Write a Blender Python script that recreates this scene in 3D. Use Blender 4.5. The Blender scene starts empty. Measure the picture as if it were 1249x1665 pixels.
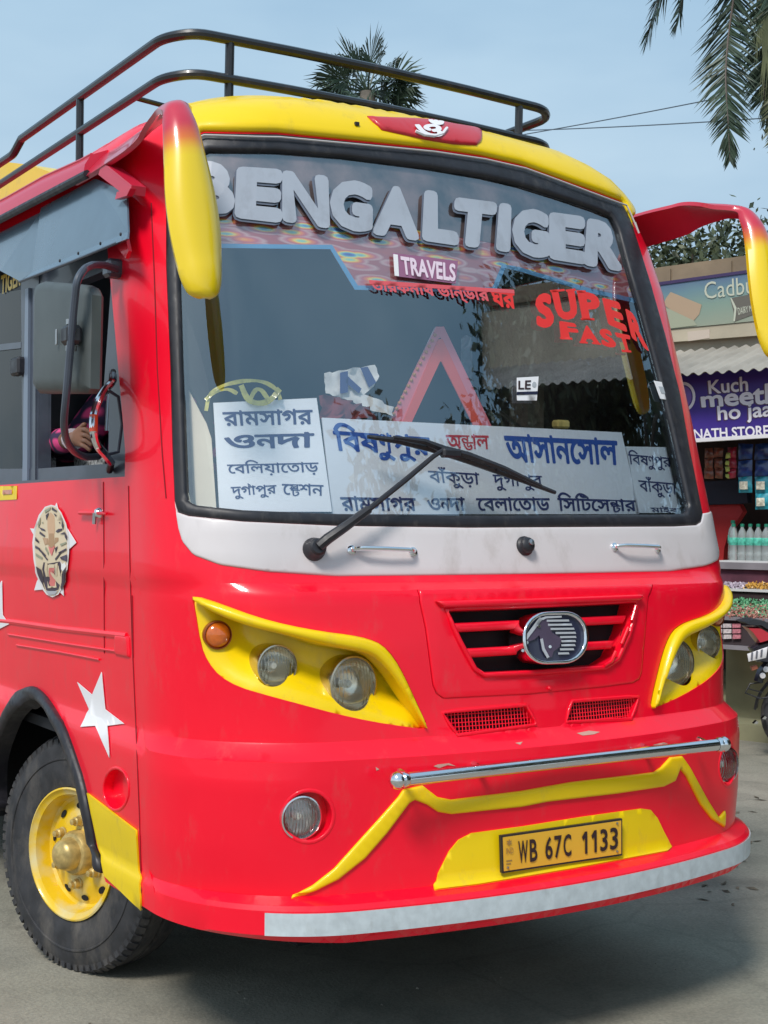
import bpy, math, random
import numpy as np
from mathutils import Vector, Matrix
from mathutils.geometry import delaunay_2d_cdt
random.seed(7); RNG = np.random.default_rng(7)
sc = bpy.context.scene
COL = sc.collection

# ------------------------------------------------------------------ camera, sky, sun, exposure
F = 2251.72; YAW, PIT, ROL = 0.5739243, 0.01045793, 0.00791903      # focal length in photo pixels, camera angles
CC = np.array([-2.90472897, -3.38900933, 1.56])
_s, _c = math.sin(YAW), math.cos(YAW)
FW = np.array([_s*math.cos(PIT), _c*math.cos(PIT), math.sin(PIT)])
_r = np.array([_c, -_s, 0.]); _u = np.cross(_r, FW)
RR = _r*math.cos(ROL)+_u*math.sin(ROL); UU = -_r*math.sin(ROL)+_u*math.cos(ROL)
cam = bpy.data.objects.new('camera', bpy.data.cameras.new('camera')); COL.objects.link(cam); sc.camera = cam
cam.data.sensor_fit = 'HORIZONTAL'; cam.data.sensor_width = 36; cam.data.lens = 36*F/1249
cam.data.clip_start = 0.05; cam.data.clip_end = 1500
cam.matrix_world = Matrix(((RR[0], UU[0], -FW[0], CC[0]), (RR[1], UU[1], -FW[1], CC[1]), (RR[2], UU[2], -FW[2], CC[2]), (0, 0, 0, 1)))

SUN_EL, SUN_AZ = math.radians(50), math.radians(236)      # azimuth from +Y clockwise
w = bpy.data.worlds.new('World'); sc.world = w; w.use_nodes = True
nt = w.node_tree; bg = nt.nodes['Background']
sky = nt.nodes.new('ShaderNodeTexSky'); sky.sky_type = 'NISHITA'; sky.sun_disc = False
sky.sun_elevation = SUN_EL; sky.sun_rotation = SUN_AZ; sky.dust_density = 3.0; sky.air_density = 1.0
# a thin even veil of cloud mixed over the clear sky
tc = nt.nodes.new('ShaderNodeTexCoord'); mp = nt.nodes.new('ShaderNodeMapping'); mp.inputs['Scale'].default_value = (1.2, 1.2, 3.5)
nz = nt.nodes.new('ShaderNodeTexNoise'); nz.inputs['Scale'].default_value = 1.6; nz.inputs['Detail'].default_value = 5
rp = nt.nodes.new('ShaderNodeValToRGB'); rp.color_ramp.elements[0].position = .3; rp.color_ramp.elements[0].color = (2.9, 4.2, 5.35, 1)
rp.color_ramp.elements[1].position = .72; rp.color_ramp.elements[1].color = (5.4, 6.5, 7.1, 1)
mx = nt.nodes.new('ShaderNodeMix'); mx.data_type = 'RGBA'; mx.inputs[0].default_value = .86
nt.links.new(tc.outputs['Generated'], mp.inputs[0]); nt.links.new(mp.outputs[0], nz.inputs[0]); nt.links.new(nz.outputs[0], rp.inputs[0])
sx_ = nt.nodes.new('ShaderNodeSeparateXYZ'); nt.links.new(tc.outputs['Generated'], sx_.inputs[0])
r0 = nt.nodes.new('ShaderNodeValToRGB'); r0.color_ramp.elements[0].position = .02; r0.color_ramp.elements[0].color = (1.12, 1.04, .99, 1)
r0.color_ramp.elements[1].position = .42; r0.color_ramp.elements[1].color = (.72, .84, .93, 1)
mg = nt.nodes.new('ShaderNodeMix'); mg.data_type = 'RGBA'; mg.blend_type = 'MULTIPLY'; mg.inputs[0].default_value = 1
nt.links.new(sx_.outputs[2], r0.inputs[0]); nt.links.new(rp.outputs[0], mg.inputs[6]); nt.links.new(r0.outputs[0], mg.inputs[7])
nt.links.new(sky.outputs[0], mx.inputs[6]); nt.links.new(mg.outputs[2], mx.inputs[7]); nt.links.new(mx.outputs[2], bg.inputs[0])
bg.inputs[1].default_value = 0.075
sun = bpy.data.objects.new('sun', bpy.data.lights.new('sun', 'SUN')); COL.objects.link(sun)
sun.data.energy = 1.5; sun.data.angle = math.radians(14); sun.data.color = (1, .96, .9)
_d = Vector((math.sin(SUN_AZ)*math.cos(SUN_EL), math.cos(SUN_AZ)*math.cos(SUN_EL), math.sin(SUN_EL)))
sun.rotation_euler = _d.to_track_quat('Z', 'Y').to_euler()
vs = sc.view_settings; vs.view_transform = 'Standard'; vs.look = 'None'; vs.gamma = 1; vs.exposure = 0.95
vs.use_curve_mapping = False
sc.render.engine = 'CYCLES'; sc.cycles.max_bounces = 8; sc.cycles.transparent_max_bounces = 12; sc.cycles.use_denoising = True

# ------------------------------------------------------------------ rays of the photograph
def ray(px, py): return FW+RR*(px-624.5)/F+UU*(832.5-py)/F
def onX(px, py, X): d = ray(px, py); return CC+d*(X-CC[0])/d[0]
def onY(px, py, Y): d = ray(px, py); return CC+d*(Y-CC[1])/d[1]
def onZ(px, py, Z): d = ray(px, py); return CC+d*(Z-CC[2])/d[2]
def onPl(px, py, p0, n):
    d = ray(px, py); n = np.asarray(n, float); return CC+d*(np.dot(np.asarray(p0)-CC, n)/np.dot(d, n))
def proj(P):
    d = np.asarray(P)-CC; z = d@FW
    return np.stack([624.5+F*(d@RR)/z, 832.5-F*(d@UU)/z], -1)
def Zc(x0, y0, s, pts): return [(x0+a/s, y0+b/s) for a, b in pts]

# ------------------------------------------------------------------ materials
MATS = {}
def mat(name, col, rough=.5, metal=0, coat=0, var=0, vscale=8, bump=0, bscale=40, spec=.5, rvar=0, trans=0, sss=0, var2=None):
    if name in MATS: return MATS[name]
    m = bpy.data.materials.new(name); m.use_nodes = True; n = m.node_tree; b = n.nodes['Principled BSDF']
    b.inputs['Base Color'].default_value = (*col, 1); b.inputs['Roughness'].default_value = rough; b.inputs['Metallic'].default_value = metal
    b.inputs['Specular IOR Level'].default_value = spec; b.inputs['Coat Weight'].default_value = coat; b.inputs['Coat Roughness'].default_value = .05
    t = n.nodes.new('ShaderNodeTexCoord')
    def noise(scale, det=5):
        q = n.nodes.new('ShaderNodeTexNoise'); q.inputs['Scale'].default_value = scale; q.inputs['Detail'].default_value = det
        n.links.new(t.outputs['Object'], q.inputs[0]); return q
    if var:
        q = noise(vscale); r = n.nodes.new('ShaderNodeValToRGB')
        a = tuple(max(0, c*(1-var)) for c in col); z = var2 or tuple(min(1, c*(1+var)) for c in col)
        r.color_ramp.elements[0].position = .32; r.color_ramp.elements[0].color = (*a, 1)
        r.color_ramp.elements[1].position = .68; r.color_ramp.elements[1].color = (*z, 1)
        n.links.new(q.outputs[0], r.inputs[0]); n.links.new(r.outputs[0], b.inputs['Base Color'])
    if rvar:
        q = noise(vscale*1.7); r = n.nodes.new('ShaderNodeMapRange'); r.inputs[1].default_value = .3; r.inputs[2].default_value = .7
        r.inputs[3].default_value = max(0, rough-rvar); r.inputs[4].default_value = rough+rvar
        n.links.new(q.outputs[0], r.inputs[0]); n.links.new(r.outputs[0], b.inputs['Roughness'])
    if bump:
        q = noise(bscale); bp = n.nodes.new('ShaderNodeBump'); bp.inputs['Strength'].default_value = bump; bp.inputs['Distance'].default_value = .01
        n.links.new(q.outputs[0], bp.inputs['Height']); n.links.new(bp.outputs[0], b.inputs['Normal'])
        if coat: n.links.new(bp.outputs[0], b.inputs['Coat Normal'])
    if trans: b.inputs['Transmission Weight'].default_value = trans
    MATS[name] = m; return m
def glass(name, tint, base=.06, ior=1.6, bumpw=0, gcol=(1, 1, 1)):
    if name in MATS: return MATS[name]
    m = bpy.data.materials.new(name); m.use_nodes = True; n = m.node_tree
    n.nodes.remove(n.nodes['Principled BSDF']); out = n.nodes['Material Output']
    tr = n.nodes.new('ShaderNodeBsdfTransparent'); tr.inputs[0].default_value = (*tint, 1)
    gl = n.nodes.new('ShaderNodeBsdfGlossy'); gl.inputs['Roughness'].default_value = .015; gl.inputs[0].default_value = (*gcol, 1)
    fr = n.nodes.new('ShaderNodeFresnel'); fr.inputs[0].default_value = ior
    ad = n.nodes.new('ShaderNodeMath'); ad.operation = 'ADD'; ad.use_clamp = True; ad.inputs[1].default_value = base
    mxs = n.nodes.new('ShaderNodeMixShader')
    if bumpw:
        t = n.nodes.new('ShaderNodeTexCoord'); q = n.nodes.new('ShaderNodeTexNoise'); q.inputs['Scale'].default_value = 2.5
        q.inputs['Detail'].default_value = 2
        bp = n.nodes.new('ShaderNodeBump'); bp.inputs['Strength'].default_value = bumpw; bp.inputs['Distance'].default_value = .02
        n.links.new(t.outputs['Object'], q.inputs[0]); n.links.new(q.outputs[0], bp.inputs['Height']); n.links.new(bp.outputs[0], gl.inputs['Normal'])
    n.links.new(fr.outputs[0], ad.inputs[0]); n.links.new(ad.outputs[0], mxs.inputs[0]); n.links.new(tr.outputs[0], mxs.inputs[1])
    n.links.new(gl.outputs[0], mxs.inputs[2]); n.links.new(mxs.outputs[0], out.inputs[0]); MATS[name] = m; return m
RED = mat('red_body_paint', (.92, .002, .024), .36, coat=.4, var=.05, vscale=1.2, bump=.03, bscale=5, rvar=.06, spec=.28)
YEL = mat('yellow_body_paint', (.88, .60, .002), .38, coat=.25, spec=.3, var=.04, vscale=2, bump=.03, bscale=6, rvar=.06)
YELP = mat('yellow_painted_panel', (.86, .60, .004), .4, coat=.15, spec=.3, var=.05, vscale=3)
WHT = mat('off_white_paint', (.66, .60, .60), .35, coat=.4, var=.05, vscale=2.2, rvar=.08)
RUB = mat('black_rubber', (.018, .017, .022), .45, var=.2, vscale=20, rvar=.1)
def grime(m, col, amt, sc_=14, lo=.55, hi=.78):
    n = m.node_tree; b = n.nodes['Principled BSDF']; src = b.inputs['Base Color'].links[0].from_socket if b.inputs['Base Color'].links else None
    t = n.nodes.new('ShaderNodeTexCoord'); mp_ = n.nodes.new('ShaderNodeMapping'); mp_.inputs['Scale'].default_value = (1, 1, .45); q = n.nodes.new('ShaderNodeTexNoise'); q.inputs['Scale'].default_value = sc_; q.inputs['Detail'].default_value = 9; q.inputs['Roughness'].default_value = .7
    r = n.nodes.new('ShaderNodeMapRange'); r.inputs[1].default_value = lo; r.inputs[2].default_value = hi; r.inputs[3].default_value = 0; r.inputs[4].default_value = amt
    x = n.nodes.new('ShaderNodeMix'); x.data_type = 'RGBA'; n.links.new(t.outputs['Object'], mp_.inputs[0]); n.links.new(mp_.outputs[0], q.inputs[0]); n.links.new(q.outputs[0], r.inputs[0]); n.links.new(r.outputs[0], x.inputs[0])
    if src: n.links.new(src, x.inputs[6])
    else: x.inputs[6].default_value = b.inputs['Base Color'].default_value
    x.inputs[7].default_value = (*col, 1); n.links.new(x.outputs[2], b.inputs['Base Color'])
grime(RED, (.45, .12, .10), .30); grime(YEL, (.35, .24, .10), .35); grime(YELP, (.35, .24, .10), .4); grime(WHT, (.33, .27, .22), .45, 7)
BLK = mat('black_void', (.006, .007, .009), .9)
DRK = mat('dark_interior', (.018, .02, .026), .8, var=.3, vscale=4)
FRM = mat('grey_window_frame', (.055, .065, .09), .38, coat=.2, var=.15, vscale=10)
VIS = mat('slate_visor_sheet', (.10, .15, .20), .22, coat=.5, var=.1, vscale=5, bump=.04, bscale=5)
CHR = mat('chrome', (.82, .83, .86), .12, metal=1, rvar=.05, vscale=12)
STL = mat('dull_steel', (.45, .45, .46), .35, metal=1, rvar=.1, vscale=20)
SIL = mat('reflective_tape', (.52, .57, .60), .38, var=.1, vscale=30, rvar=.1)
WPR = mat('white_sticker', (.80, .78, .80), .4)
BRD = mat('board_white_plastic', (.93, .94, .97), .6, var=.02, vscale=6)
GLS = glass('windscreen_glass', (1., 1., 1.), .20, 1.20, .03, (.78, .92, 1.))
grime(RUB, (.10, .09, .085), .6, 20)
GLD = glass('tinted_window_glass', (.34, .38, .44), .0, 1.25, .25)
GLC = glass('clear_lamp_glass', (.95, .95, .93), .03, 1.5)
RACK = mat('black_rack_paint', (.012, .012, .016), .35, coat=.3)
TYR = mat('tyre_rubber', (.030, .030, .034), .75, var=.35, vscale=14, bump=.1, bscale=60); grime(TYR, (.16, .14, .12), .55, 9, .45, .7); grime(SIL, (.30, .30, .28), .4, 30); grime(RACK, (.10, .06, .045), .4, 25)

# ------------------------------------------------------------------ object helpers
def link(name, me, parent=None, m=None, smooth=True, kind=None, label=None, cat=None, group=None):
    o = bpy.data.objects.new(name, me); COL.objects.link(o)
    if parent and parent.parent and parent.parent.parent: parent = parent.parent
    if parent: o.parent = parent; o.matrix_parent_inverse = parent.matrix_world.inverted()
    if m is not None and not len(me.materials): me.materials.append(m)
    if smooth and len(me.polygons): me.polygons.foreach_set('use_smooth', [True]*len(me.polygons))
    if kind: o['kind'] = kind
    if label: o['label'] = label
    if cat: o['category'] = cat
    if group: o['group'] = group
    return o
def empty(name, loc, label, cat, group=None):
    o = bpy.data.objects.new(name, None); COL.objects.link(o); o.location = loc; o['label'] = label; o['category'] = cat
    o.empty_display_size = .1
    if group: o['group'] = group
    o.matrix_world = Matrix.Translation(loc)
    return o
def rawmesh(name, V, Fc):
    me = bpy.data.meshes.new(name); me.from_pydata([tuple(map(float, v)) for v in V], [], [tuple(map(int, f)) for f in Fc]); me.update(); return me
def sharp(o, ang=35):
    me = o.data
    if len(me.polygons): me.set_sharp_from_angle(angle=math.radians(ang))
    return o
def mesh(name, V, Fc, m, parent=None, smooth=True, ang=35, **k):
    o = link(name, rawmesh(name, V, Fc), parent, m, smooth, **k)
    if smooth: sharp(o, ang)
    return o
class MB:
    def __init__(s): s.V = []; s.F = []
    def add(s, V, Fc):
        b = len(s.V); s.V += [tuple(v) for v in V]; s.F += [tuple(i+b for i in f) for f in Fc]; return s
    def box(s, c, d, R=None, bev=0):
        c = np.asarray(c, float); h = np.asarray(d, float)/2
        R = np.eye(3) if R is None else np.asarray(R)
        if bev:
            b = min(bev, *(h*.45)); V = []; Q = []
            pts = []
            for sx in (-1, 1):
                for sy in (-1, 1):
                    for sz in (-1, 1):
                        for a in range(3):
                            q = np.array([sx*(h[0]-b), sy*(h[1]-b), sz*(h[2]-b)]); q[a] = (sx, sy, sz)[a]*h[a]; pts.append(q)
            import bmesh
            bm = bmesh.new(); vv = [bm.verts.new(tuple(q)) for q in pts]; bmesh.ops.convex_hull(bm, input=vv)
            bm.verts.index_update(); V = [np.array(v.co) for v in bm.verts]; Q = [tuple(v.index for v in f.verts) for f in bm.faces]; bm.free()
            return s.add([c+R@v for v in V], Q)
        V = [c+R@(h*np.array(q)) for q in [(-1, -1, -1), (1, -1, -1), (1, 1, -1), (-1, 1, -1), (-1, -1, 1), (1, -1, 1), (1, 1, 1), (-1, 1, 1)]]
        return s.add(V, [(0, 3, 2, 1), (4, 5, 6, 7), (0, 1, 5, 4), (1, 2, 6, 5), (2, 3, 7, 6), (3, 0, 4, 7)])
    def tube(s, P, r, n=10, closed=False, caps=True, sm=0):
        P = [np.asarray(p, float) for p in P]
        if sm:
            Q = [P[0]]
            for i in range(1, len(P)-1):
                a, b, c = P[i-1], P[i], P[i+1]
                la, lc = np.linalg.norm(a-b), np.linalg.norm(c-b); k = min(sm, la*.48, lc*.48)
                p0 = b+(a-b)/la*k; p1 = b+(c-b)/lc*k
                for t in np.linspace(0, 1, 6): Q.append((1-t)**2*p0+2*t*(1-t)*b+t*t*p1)
            Q.append(P[-1]); P = Q
        rr = r if hasattr(r, '__len__') else [r]*len(P)
        V = []; T = []
        for i in range(len(P)):
            a = P[max(i-1, 0)] if not closed else P[i-1]; b = P[min(i+1, len(P)-1)] if not closed else P[(i+1) % len(P)]
            t = b-a; T.append(t/(np.linalg.norm(t)+1e-12))
        up = np.array([0, 0, 1.]) if abs(T[0][2]) < .9 else np.array([1., 0, 0])
        x = np.cross(up, T[0]); x /= np.linalg.norm(x)
        for i, p in enumerate(P):
            x = x-T[i]*np.dot(x, T[i]); x /= np.linalg.norm(x); y = np.cross(T[i], x)
            for k in range(n):
                a = 2*math.pi*k/n; V.append(p+rr[i]*(math.cos(a)*x+math.sin(a)*y))
        Fc = []; m = len(P)
        for i in range(m if closed else m-1):
            j = (i+1) % m
            for k in range(n): Fc.append((i*n+k, i*n+(k+1) % n, j*n+(k+1) % n, j*n+k))
        if caps and not closed: Fc.append(tuple(range(n))[::-1]); Fc.append(tuple((m-1)*n+k for k in range(n)))
        return s.add(V, Fc)
    def lathe(s, prof, c, ax, n=32, closed=False, rfun=None):
        c = np.asarray(c, float); ax = np.asarray(ax, float); ax /= np.linalg.norm(ax)
        up = np.array([0, 0, 1.]) if abs(ax[2]) < .9 else np.array([1., 0, 0])
        x = np.cross(up, ax); x /= np.linalg.norm(x); y = np.cross(ax, x)
        V = []
        for h, r in prof:
            for k in range(n):
                a = 2*math.pi*k/n; V.append(c+ax*h+r*(math.cos(a)*x+math.sin(a)*y))
        Fc = []; m = len(prof)
        for i in range(m if closed else m-1):
            j = (i+1) % m
            for k in range(n): Fc.append((i*n+k, i*n+(k+1) % n, j*n+(k+1) % n, j*n+k))
        return s.add(V, Fc)
    def obj(s, name, m, parent=None, smooth=True, ang=35, **k): return mesh(name, s.V, s.F, m, parent, smooth, ang, **k)

def inpoly(P, L):
    P = np.asarray(P, float); L = np.asarray(L, float); a = L; b = np.roll(L, -1, 0)
    x, y = P[:, 0:1], P[:, 1:2]
    c = ((a[:, 1] > y) != (b[:, 1] > y)); 
    with np.errstate(divide='ignore', invalid='ignore'):
        xi = (b[:, 0]-a[:, 0])*(y-a[:, 1])/(b[:, 1]-a[:, 1])+a[:, 0]
    return (np.sum(c & (x < xi), 1) % 2) == 1
def wind(P, loops):
    x, y = P[:, 0:1], P[:, 1:2]; w = np.zeros(len(P), int)
    for L in loops:
        a = L; b = np.roll(L, -1, 0)
        with np.errstate(divide='ignore', invalid='ignore'):
            xi = (b[:, 0]-a[:, 0])*(y-a[:, 1])/(b[:, 1]-a[:, 1])+a[:, 0]
        up = (a[:, 1] <= y) & (b[:, 1] > y) & (x < xi); dn = (a[:, 1] > y) & (b[:, 1] <= y) & (x < xi)
        w += up.sum(1)-dn.sum(1)
    return w
def distp(P, L, closed=True):
    P = np.asarray(P, float); L = np.asarray(L, float); a = L if closed else L[:-1]; b = np.roll(L, -1, 0) if closed else L[1:]
    out = np.full(len(P), 1e9); d = b-a; dd = (d*d).sum(1)+1e-15
    for s in range(0, len(P), 4000):
        q = P[s:s+4000, None, :]; t = np.clip(((q-a)*d).sum(2)/dd, 0, 1); e = q-(a+t[..., None]*d)
        out[s:s+4000] = np.sqrt((e*e).sum(2)).min(1)
    return out
def cdt(pts, loops):
    """pts: free points; loops: list of closed point lists -> V, T (all triangles of the hull)"""
    V = [Vector((float(x), float(y))) for x, y in pts]; E = []
    for L in loops:
        b = len(V); V += [Vector((float(x), float(y))) for x, y in L]; E += [(b+i, b+(i+1) % len(L)) for i in range(len(L))]
    r = delaunay_2d_cdt(V, E, [], 0, 1e-6)
    return np.array([(v.x, v.y) for v in r[0]]), np.array([tuple(f) for f in r[2]])

# ------------------------------------------------------------------ lettering
_TX = {}
def gl_loops(s, off=0.):
    c = bpy.data.curves.new('t', 'FONT'); c.body = s; c.size = 1; c.fill_mode = 'NONE'; c.resolution_u = 3
    o = bpy.data.objects.new('t', c); me = bpy.data.meshes.new_from_object(o)
    co = np.array([v.co[:2] for v in me.vertices]); ed = [tuple(e.vertices) for e in me.edges]
    bpy.data.objects.remove(o); bpy.data.curves.remove(c); bpy.data.meshes.remove(me)
    if not len(co): return []
    nxt = {}
    brk = set(range(len(co)))
    for a, b in ed:
        if b == a+1 or a == b+1: brk.discard(max(a, b))
    st = sorted(brk)+[len(co)]
    L = [co[st[i]:st[i+1]] for i in range(len(st)-1) if st[i+1]-st[i] > 2]
    return fatten(L, off) if off else L
def area2(l): return float((l[:, 0]*np.roll(l[:, 1], -1)-l[:, 1]*np.roll(l[:, 0], -1)).sum())
def fatten(L, d):
    big = max(L, key=lambda l: abs(area2(l))); sg = 1 if area2(big) > 0 else -1; out = []
    for l in L:
        keep = np.linalg.norm(l-np.roll(l, 1, 0), axis=1) > 1e-5; l = l[keep]
        if len(l) < 3: continue
        # round every outside corner: each edge is pushed out, joined by a short arc
        e = np.roll(l, -1, 0)-l; e /= np.linalg.norm(e, axis=1)[:, None]; n = np.stack([e[:, 1], -e[:, 0]], 1)*sg; r = []
        for i in range(len(l)):
            a, b = n[i-1], n[i]; c = a[0]*b[1]-a[1]*b[0]
            if c*sg > 1e-3:
                m = a+b; q = np.linalg.norm(m); m = m/q if q > 1e-3 else e[i-1]; r += [l[i]+a*d, l[i]+m*d, l[i]+b*d]
            else:
                m = a+b; q = (m*m).sum(); m = m*2/q if q > .5 else m/max(np.sqrt(q), .3); r.append(l[i]+m*d)
        out.append(np.array(r))
    return out
def adv(s):
    L = gl_loops(s+'|'); L0 = gl_loops('|')
    return min(l[:, 0].min() for l in L[-1:])-min(l[:, 0].min() for l in L0)
def text_loops(spec, off=0.):
    """spec: a string or a list of pieces: 'abc' | ('stack', top, bottom) | ('reph', base) | ('narrow', s, k)"""
    if isinstance(spec, str): spec = [spec]
    out = []; x = 0.; H = .62
    for p in spec:
        if p == '1':
            out += fatten([np.array([(0, .56), (.17, .72), (.30, .72), (.30, 0), (.165, 0), (.165, .52), (.06, .43)])], 0.) if not off else [np.array([(0, .56), (.17, .72), (.30, .72), (.30, 0), (.165, 0), (.165, .52), (.06, .43)])]; x += .4; continue
        if isinstance(p, str):
            if p.strip(): out += [l+(x, 0) for l in gl_loops(p, off)]
            x += adv(p) if p.strip() else .25*len(p); continue
        if p[0] == 'stack':
            k = .82
            for l in gl_loops(p[1], off): out.append(np.stack([l[:, 0]*k+x, H-(H-l[:, 1])*.62], 1))
            for l in gl_loops(p[2], off): out.append(np.stack([l[:, 0]*k+x+.1, .30-(H-l[:, 1])*.62], 1))
            x += max(adv(p[1]), adv(p[2])+.1)*k
        elif p[0] == 'narrow':
            for l in gl_loops(p[1], off): out.append(np.stack([l[:, 0]*p[2]+x, l[:, 1]], 1))
            x += adv(p[1])*p[2]-.03
        elif p[0] == 'reph':
            out += [l+(x, 0) for l in gl_loops(p[1], off)]; a = adv(p[1]); x += a
            out.append(np.array([(x-.22, .80), (x-.04, .66), (x+.02, .70), (x-.16, .86)])[::-1])
    return out
def text_mesh(spec, off=0.):
    key = (str(spec), off)
    if key in _TX: return _TX[key]
    L = text_loops(spec, off)
    L = [l for l in L if len(l) > 2]
    V, T = cdt([], L)
    w = wind(V[T].mean(1), L); T = T[w != 0]
    used = np.unique(T); mp_ = -np.ones(len(V), int); mp_[used] = np.arange(len(used)); V = V[used]; T = mp_[T]
    mn, mxx = V.min(0), V.max(0); V = (V-mn)/(mxx-mn)
    a = V[T]; ar = (a[:, 1, 0]-a[:, 0, 0])*(a[:, 2, 1]-a[:, 0, 1])-(a[:, 1, 1]-a[:, 0, 1])*(a[:, 2, 0]-a[:, 0, 0])
    T[ar < 0] = T[ar < 0][:, ::-1]
    _TX[key] = (V, T); return V, T
def quadmap(V, q):
    """V in 0..1 (y up); q = TL, TR, BR, BL"""
    q = [np.asarray(p, float) for p in q]; s = V[:, 0:1]; t = V[:, 1:2]
    return (1-s)*t*q[0]+s*t*q[1]+s*(1-t)*q[2]+(1-s)*(1-t)*q[3]
def refine(V, T, h):
    """split long triangle edges so that lettering can follow a curved surface"""
    return V, T

# ------------------------------------------------------------------ the coach's outer surface: u = arc length round the plan, z = height
PROF = np.array([  # z, y at centre, bow, half width, corner size
 (.25, -.02, .16, 1.16, .42), (.36, -.035, .16, 1.175, .42), (.375, -.055, .16, 1.188, .42), (.445, -.055, .16, 1.188, .42), (.458, -.045, .16, 1.183, .42),
 (.475, .008, .16, 1.175, .42), (.60, .018, .16, 1.19, .38), (.80, .022, .16, 1.195, .36), (.866, .026, .16, 1.193, .37), (.870, .030, .16, 1.190, .38), (.908, .088, .14, 1.172, .40), (.914, .092, .14, 1.17, .40),
 (1.0, .105, .13, 1.172, .40), (1.2, .122, .12, 1.176, .38), (1.345, .142, .115, 1.18, .36), (1.362, .150, .113, 1.18, .36), (1.386, .198, .105, 1.188, .31), (1.41, .214, .103, 1.19, .28),
 (1.57, .254, .100, 1.184, .28), (2.0, .370, .098, 1.176, .28), (2.5, .510, .098, 1.165, .30), (2.7, .578, .10, 1.150, .32), (2.80, .61, .11, 1.135, .34), (2.86, .63, .11, 1.115, .35),
 (2.90, .65, .11, 1.09, .36), (2.94, .672, .11, 1.04, .35), (2.98, .706, .12, .965, .34), (3.02, .755, .14, .86, .3), (3.06, .85, .16, .69, .26), (3.085, 1.0, .16, .46, .2), (3.10, 1.2, .2, .06, .04)])
ZG = np.arange(.25, 3.1001, .005); UG = np.concatenate([np.arange(0, 2.4, .01), np.arange(2.4, 9.6, .1)])
def plan(z):
    yc, k, W, r = [np.interp(z, PROF[:, 0], PROF[:, i]) for i in (1, 2, 3, 4)]
    xa = W-r; x = np.linspace(0, xa, 60); y = yc+k*x*x
    sl = 2*k*xa; ya = y[-1]; cy = ya+sl*r; yb = cy+r*1.0
    A = np.array([xa, ya]); C = np.array([W, cy]); B = np.array([W, yb]); h = .58
    t = np.linspace(0, 1, 50)[1:, None]; P1 = A+(C-A)*h; P2 = B+(C-B)*h
    b = (1-t)**3*A+3*(1-t)**2*t*P1+3*(1-t)*t*t*P2+t**3*B
    P = np.concatenate([np.stack([x, y], 1), b, [[W, 12.]]])
    s = np.concatenate([[0], np.cumsum(np.linalg.norm(np.diff(P, axis=0), axis=1))])
    return np.stack([np.interp(UG, s, P[:, 0]), np.interp(UG, s, P[:, 1])], 1)
TAB = np.stack([plan(z) for z in ZG])      # [z, u, xy]
def S0(uz):
    uz = np.atleast_2d(np.asarray(uz, float)); u = np.abs(uz[:, 0]); z = np.clip(uz[:, 1], ZG[0], ZG[-1]-1e-6)
    fi = (z-ZG[0])/.005; i = np.clip(fi.astype(int), 0, len(ZG)-2); a = (fi-i)[:, None]
    j = np.clip(np.searchsorted(UG, u, 'right')-1, 0, len(UG)-2); b = ((u-UG[j])/(UG[j+1]-UG[j]))[:, None]
    xy = (1-a)*((1-b)*TAB[i, j]+b*TAB[i, j+1])+a*((1-b)*TAB[i+1, j]+b*TAB[i+1, j+1])
    xy = xy.copy(); xy[:, 0] *= np.where(uz[:, 0] < 0, -1, 1)
    return np.concatenate([xy, z[:, None]], 1)
def SN(uz):
    uz = np.atleast_2d(np.asarray(uz, float)); e = .012
    du = S0(uz+(e, 0))-S0(uz-(e, 0)); dz = S0(uz+(0, e))-S0(uz-(0, e))
    n = np.cross(du, dz); return n/(np.linalg.norm(n, axis=1)[:, None]+1e-12)
def SP(uz, off=0.):
    o = np.asarray(off, float); o = o[:, None] if o.ndim else o
    return S0(uz)+SN(uz)*o
_gu = np.concatenate([np.arange(-7.5, -2.2, .12), np.arange(-2.2, 2.2, .04)]); _gz = np.arange(.3, 3.07, .04)
_G = np.array([(a, b) for a in _gu for b in _gz]); _GP = S0(_G); _GN = SN(_G)
_vis = ((_GP-CC)*_GN).sum(1) < 0; _G = _G[_vis]; _GQ = proj(_GP[_vis])
def UZ(pts, off=0.):
    """photo pixels -> (u, z) on the coach's surface"""
    P = np.atleast_2d(np.asarray(pts, float)); d = ((P[:, None, :]-_GQ[None])**2).sum(2); x = _G[d.argmin(1)].copy(); x0 = x.copy()
    for it in range(14):
        f = proj(SP(x, off))-P; e = 1e-3
        a = (proj(SP(x+(e, 0), off))-P-f)/e; b = (proj(SP(x+(0, e), off))-P-f)/e
        det = a[:, 0]*b[:, 1]-a[:, 1]*b[:, 0]; det = np.where(np.abs(det) < 1e3, np.sign(det+1e-9)*1e3, det)
        st = np.stack([-(f[:, 0]*b[:, 1]-f[:, 1]*b[:, 0])/det, -(a[:, 0]*f[:, 1]-a[:, 1]*f[:, 0])/det], 1)
        x = x+np.clip(st, -.15, .15); x[:, 0] = np.clip(x[:, 0], x0[:, 0]-.35, x0[:, 0]+.35)
    x[:, 1] = np.clip(x[:, 1], .255, 3.09)
    return x
def dens(L, h, closed=True):
    L = np.asarray(L, float); out = []
    n = len(L) if closed else len(L)-1
    for i in range(n):
        a, b = L[i], L[(i+1) % len(L)]; m = max(1, int(np.ceil(np.linalg.norm(b-a)/h)))
        for k in range(m): out.append(a+(b-a)*k/m)
    if not closed: out.append(L[-1])
    return np.array(out)
def smoothp(L, it=2, closed=True):
    """Chaikin corner cutting"""
    L = np.asarray(L, float)
    for _ in range(it):
        a = L; b = np.roll(L, -1, 0)
        if closed: L = np.stack([.75*a+.25*b, .25*a+.75*b], 1).reshape(-1, 2)
        else:
            a, b = L[:-1], L[1:]; M = np.stack([.75*a+.25*b, .25*a+.75*b], 1).reshape(-1, 2); L = np.concatenate([L[:1], M, L[-1:]])
    return L
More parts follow.
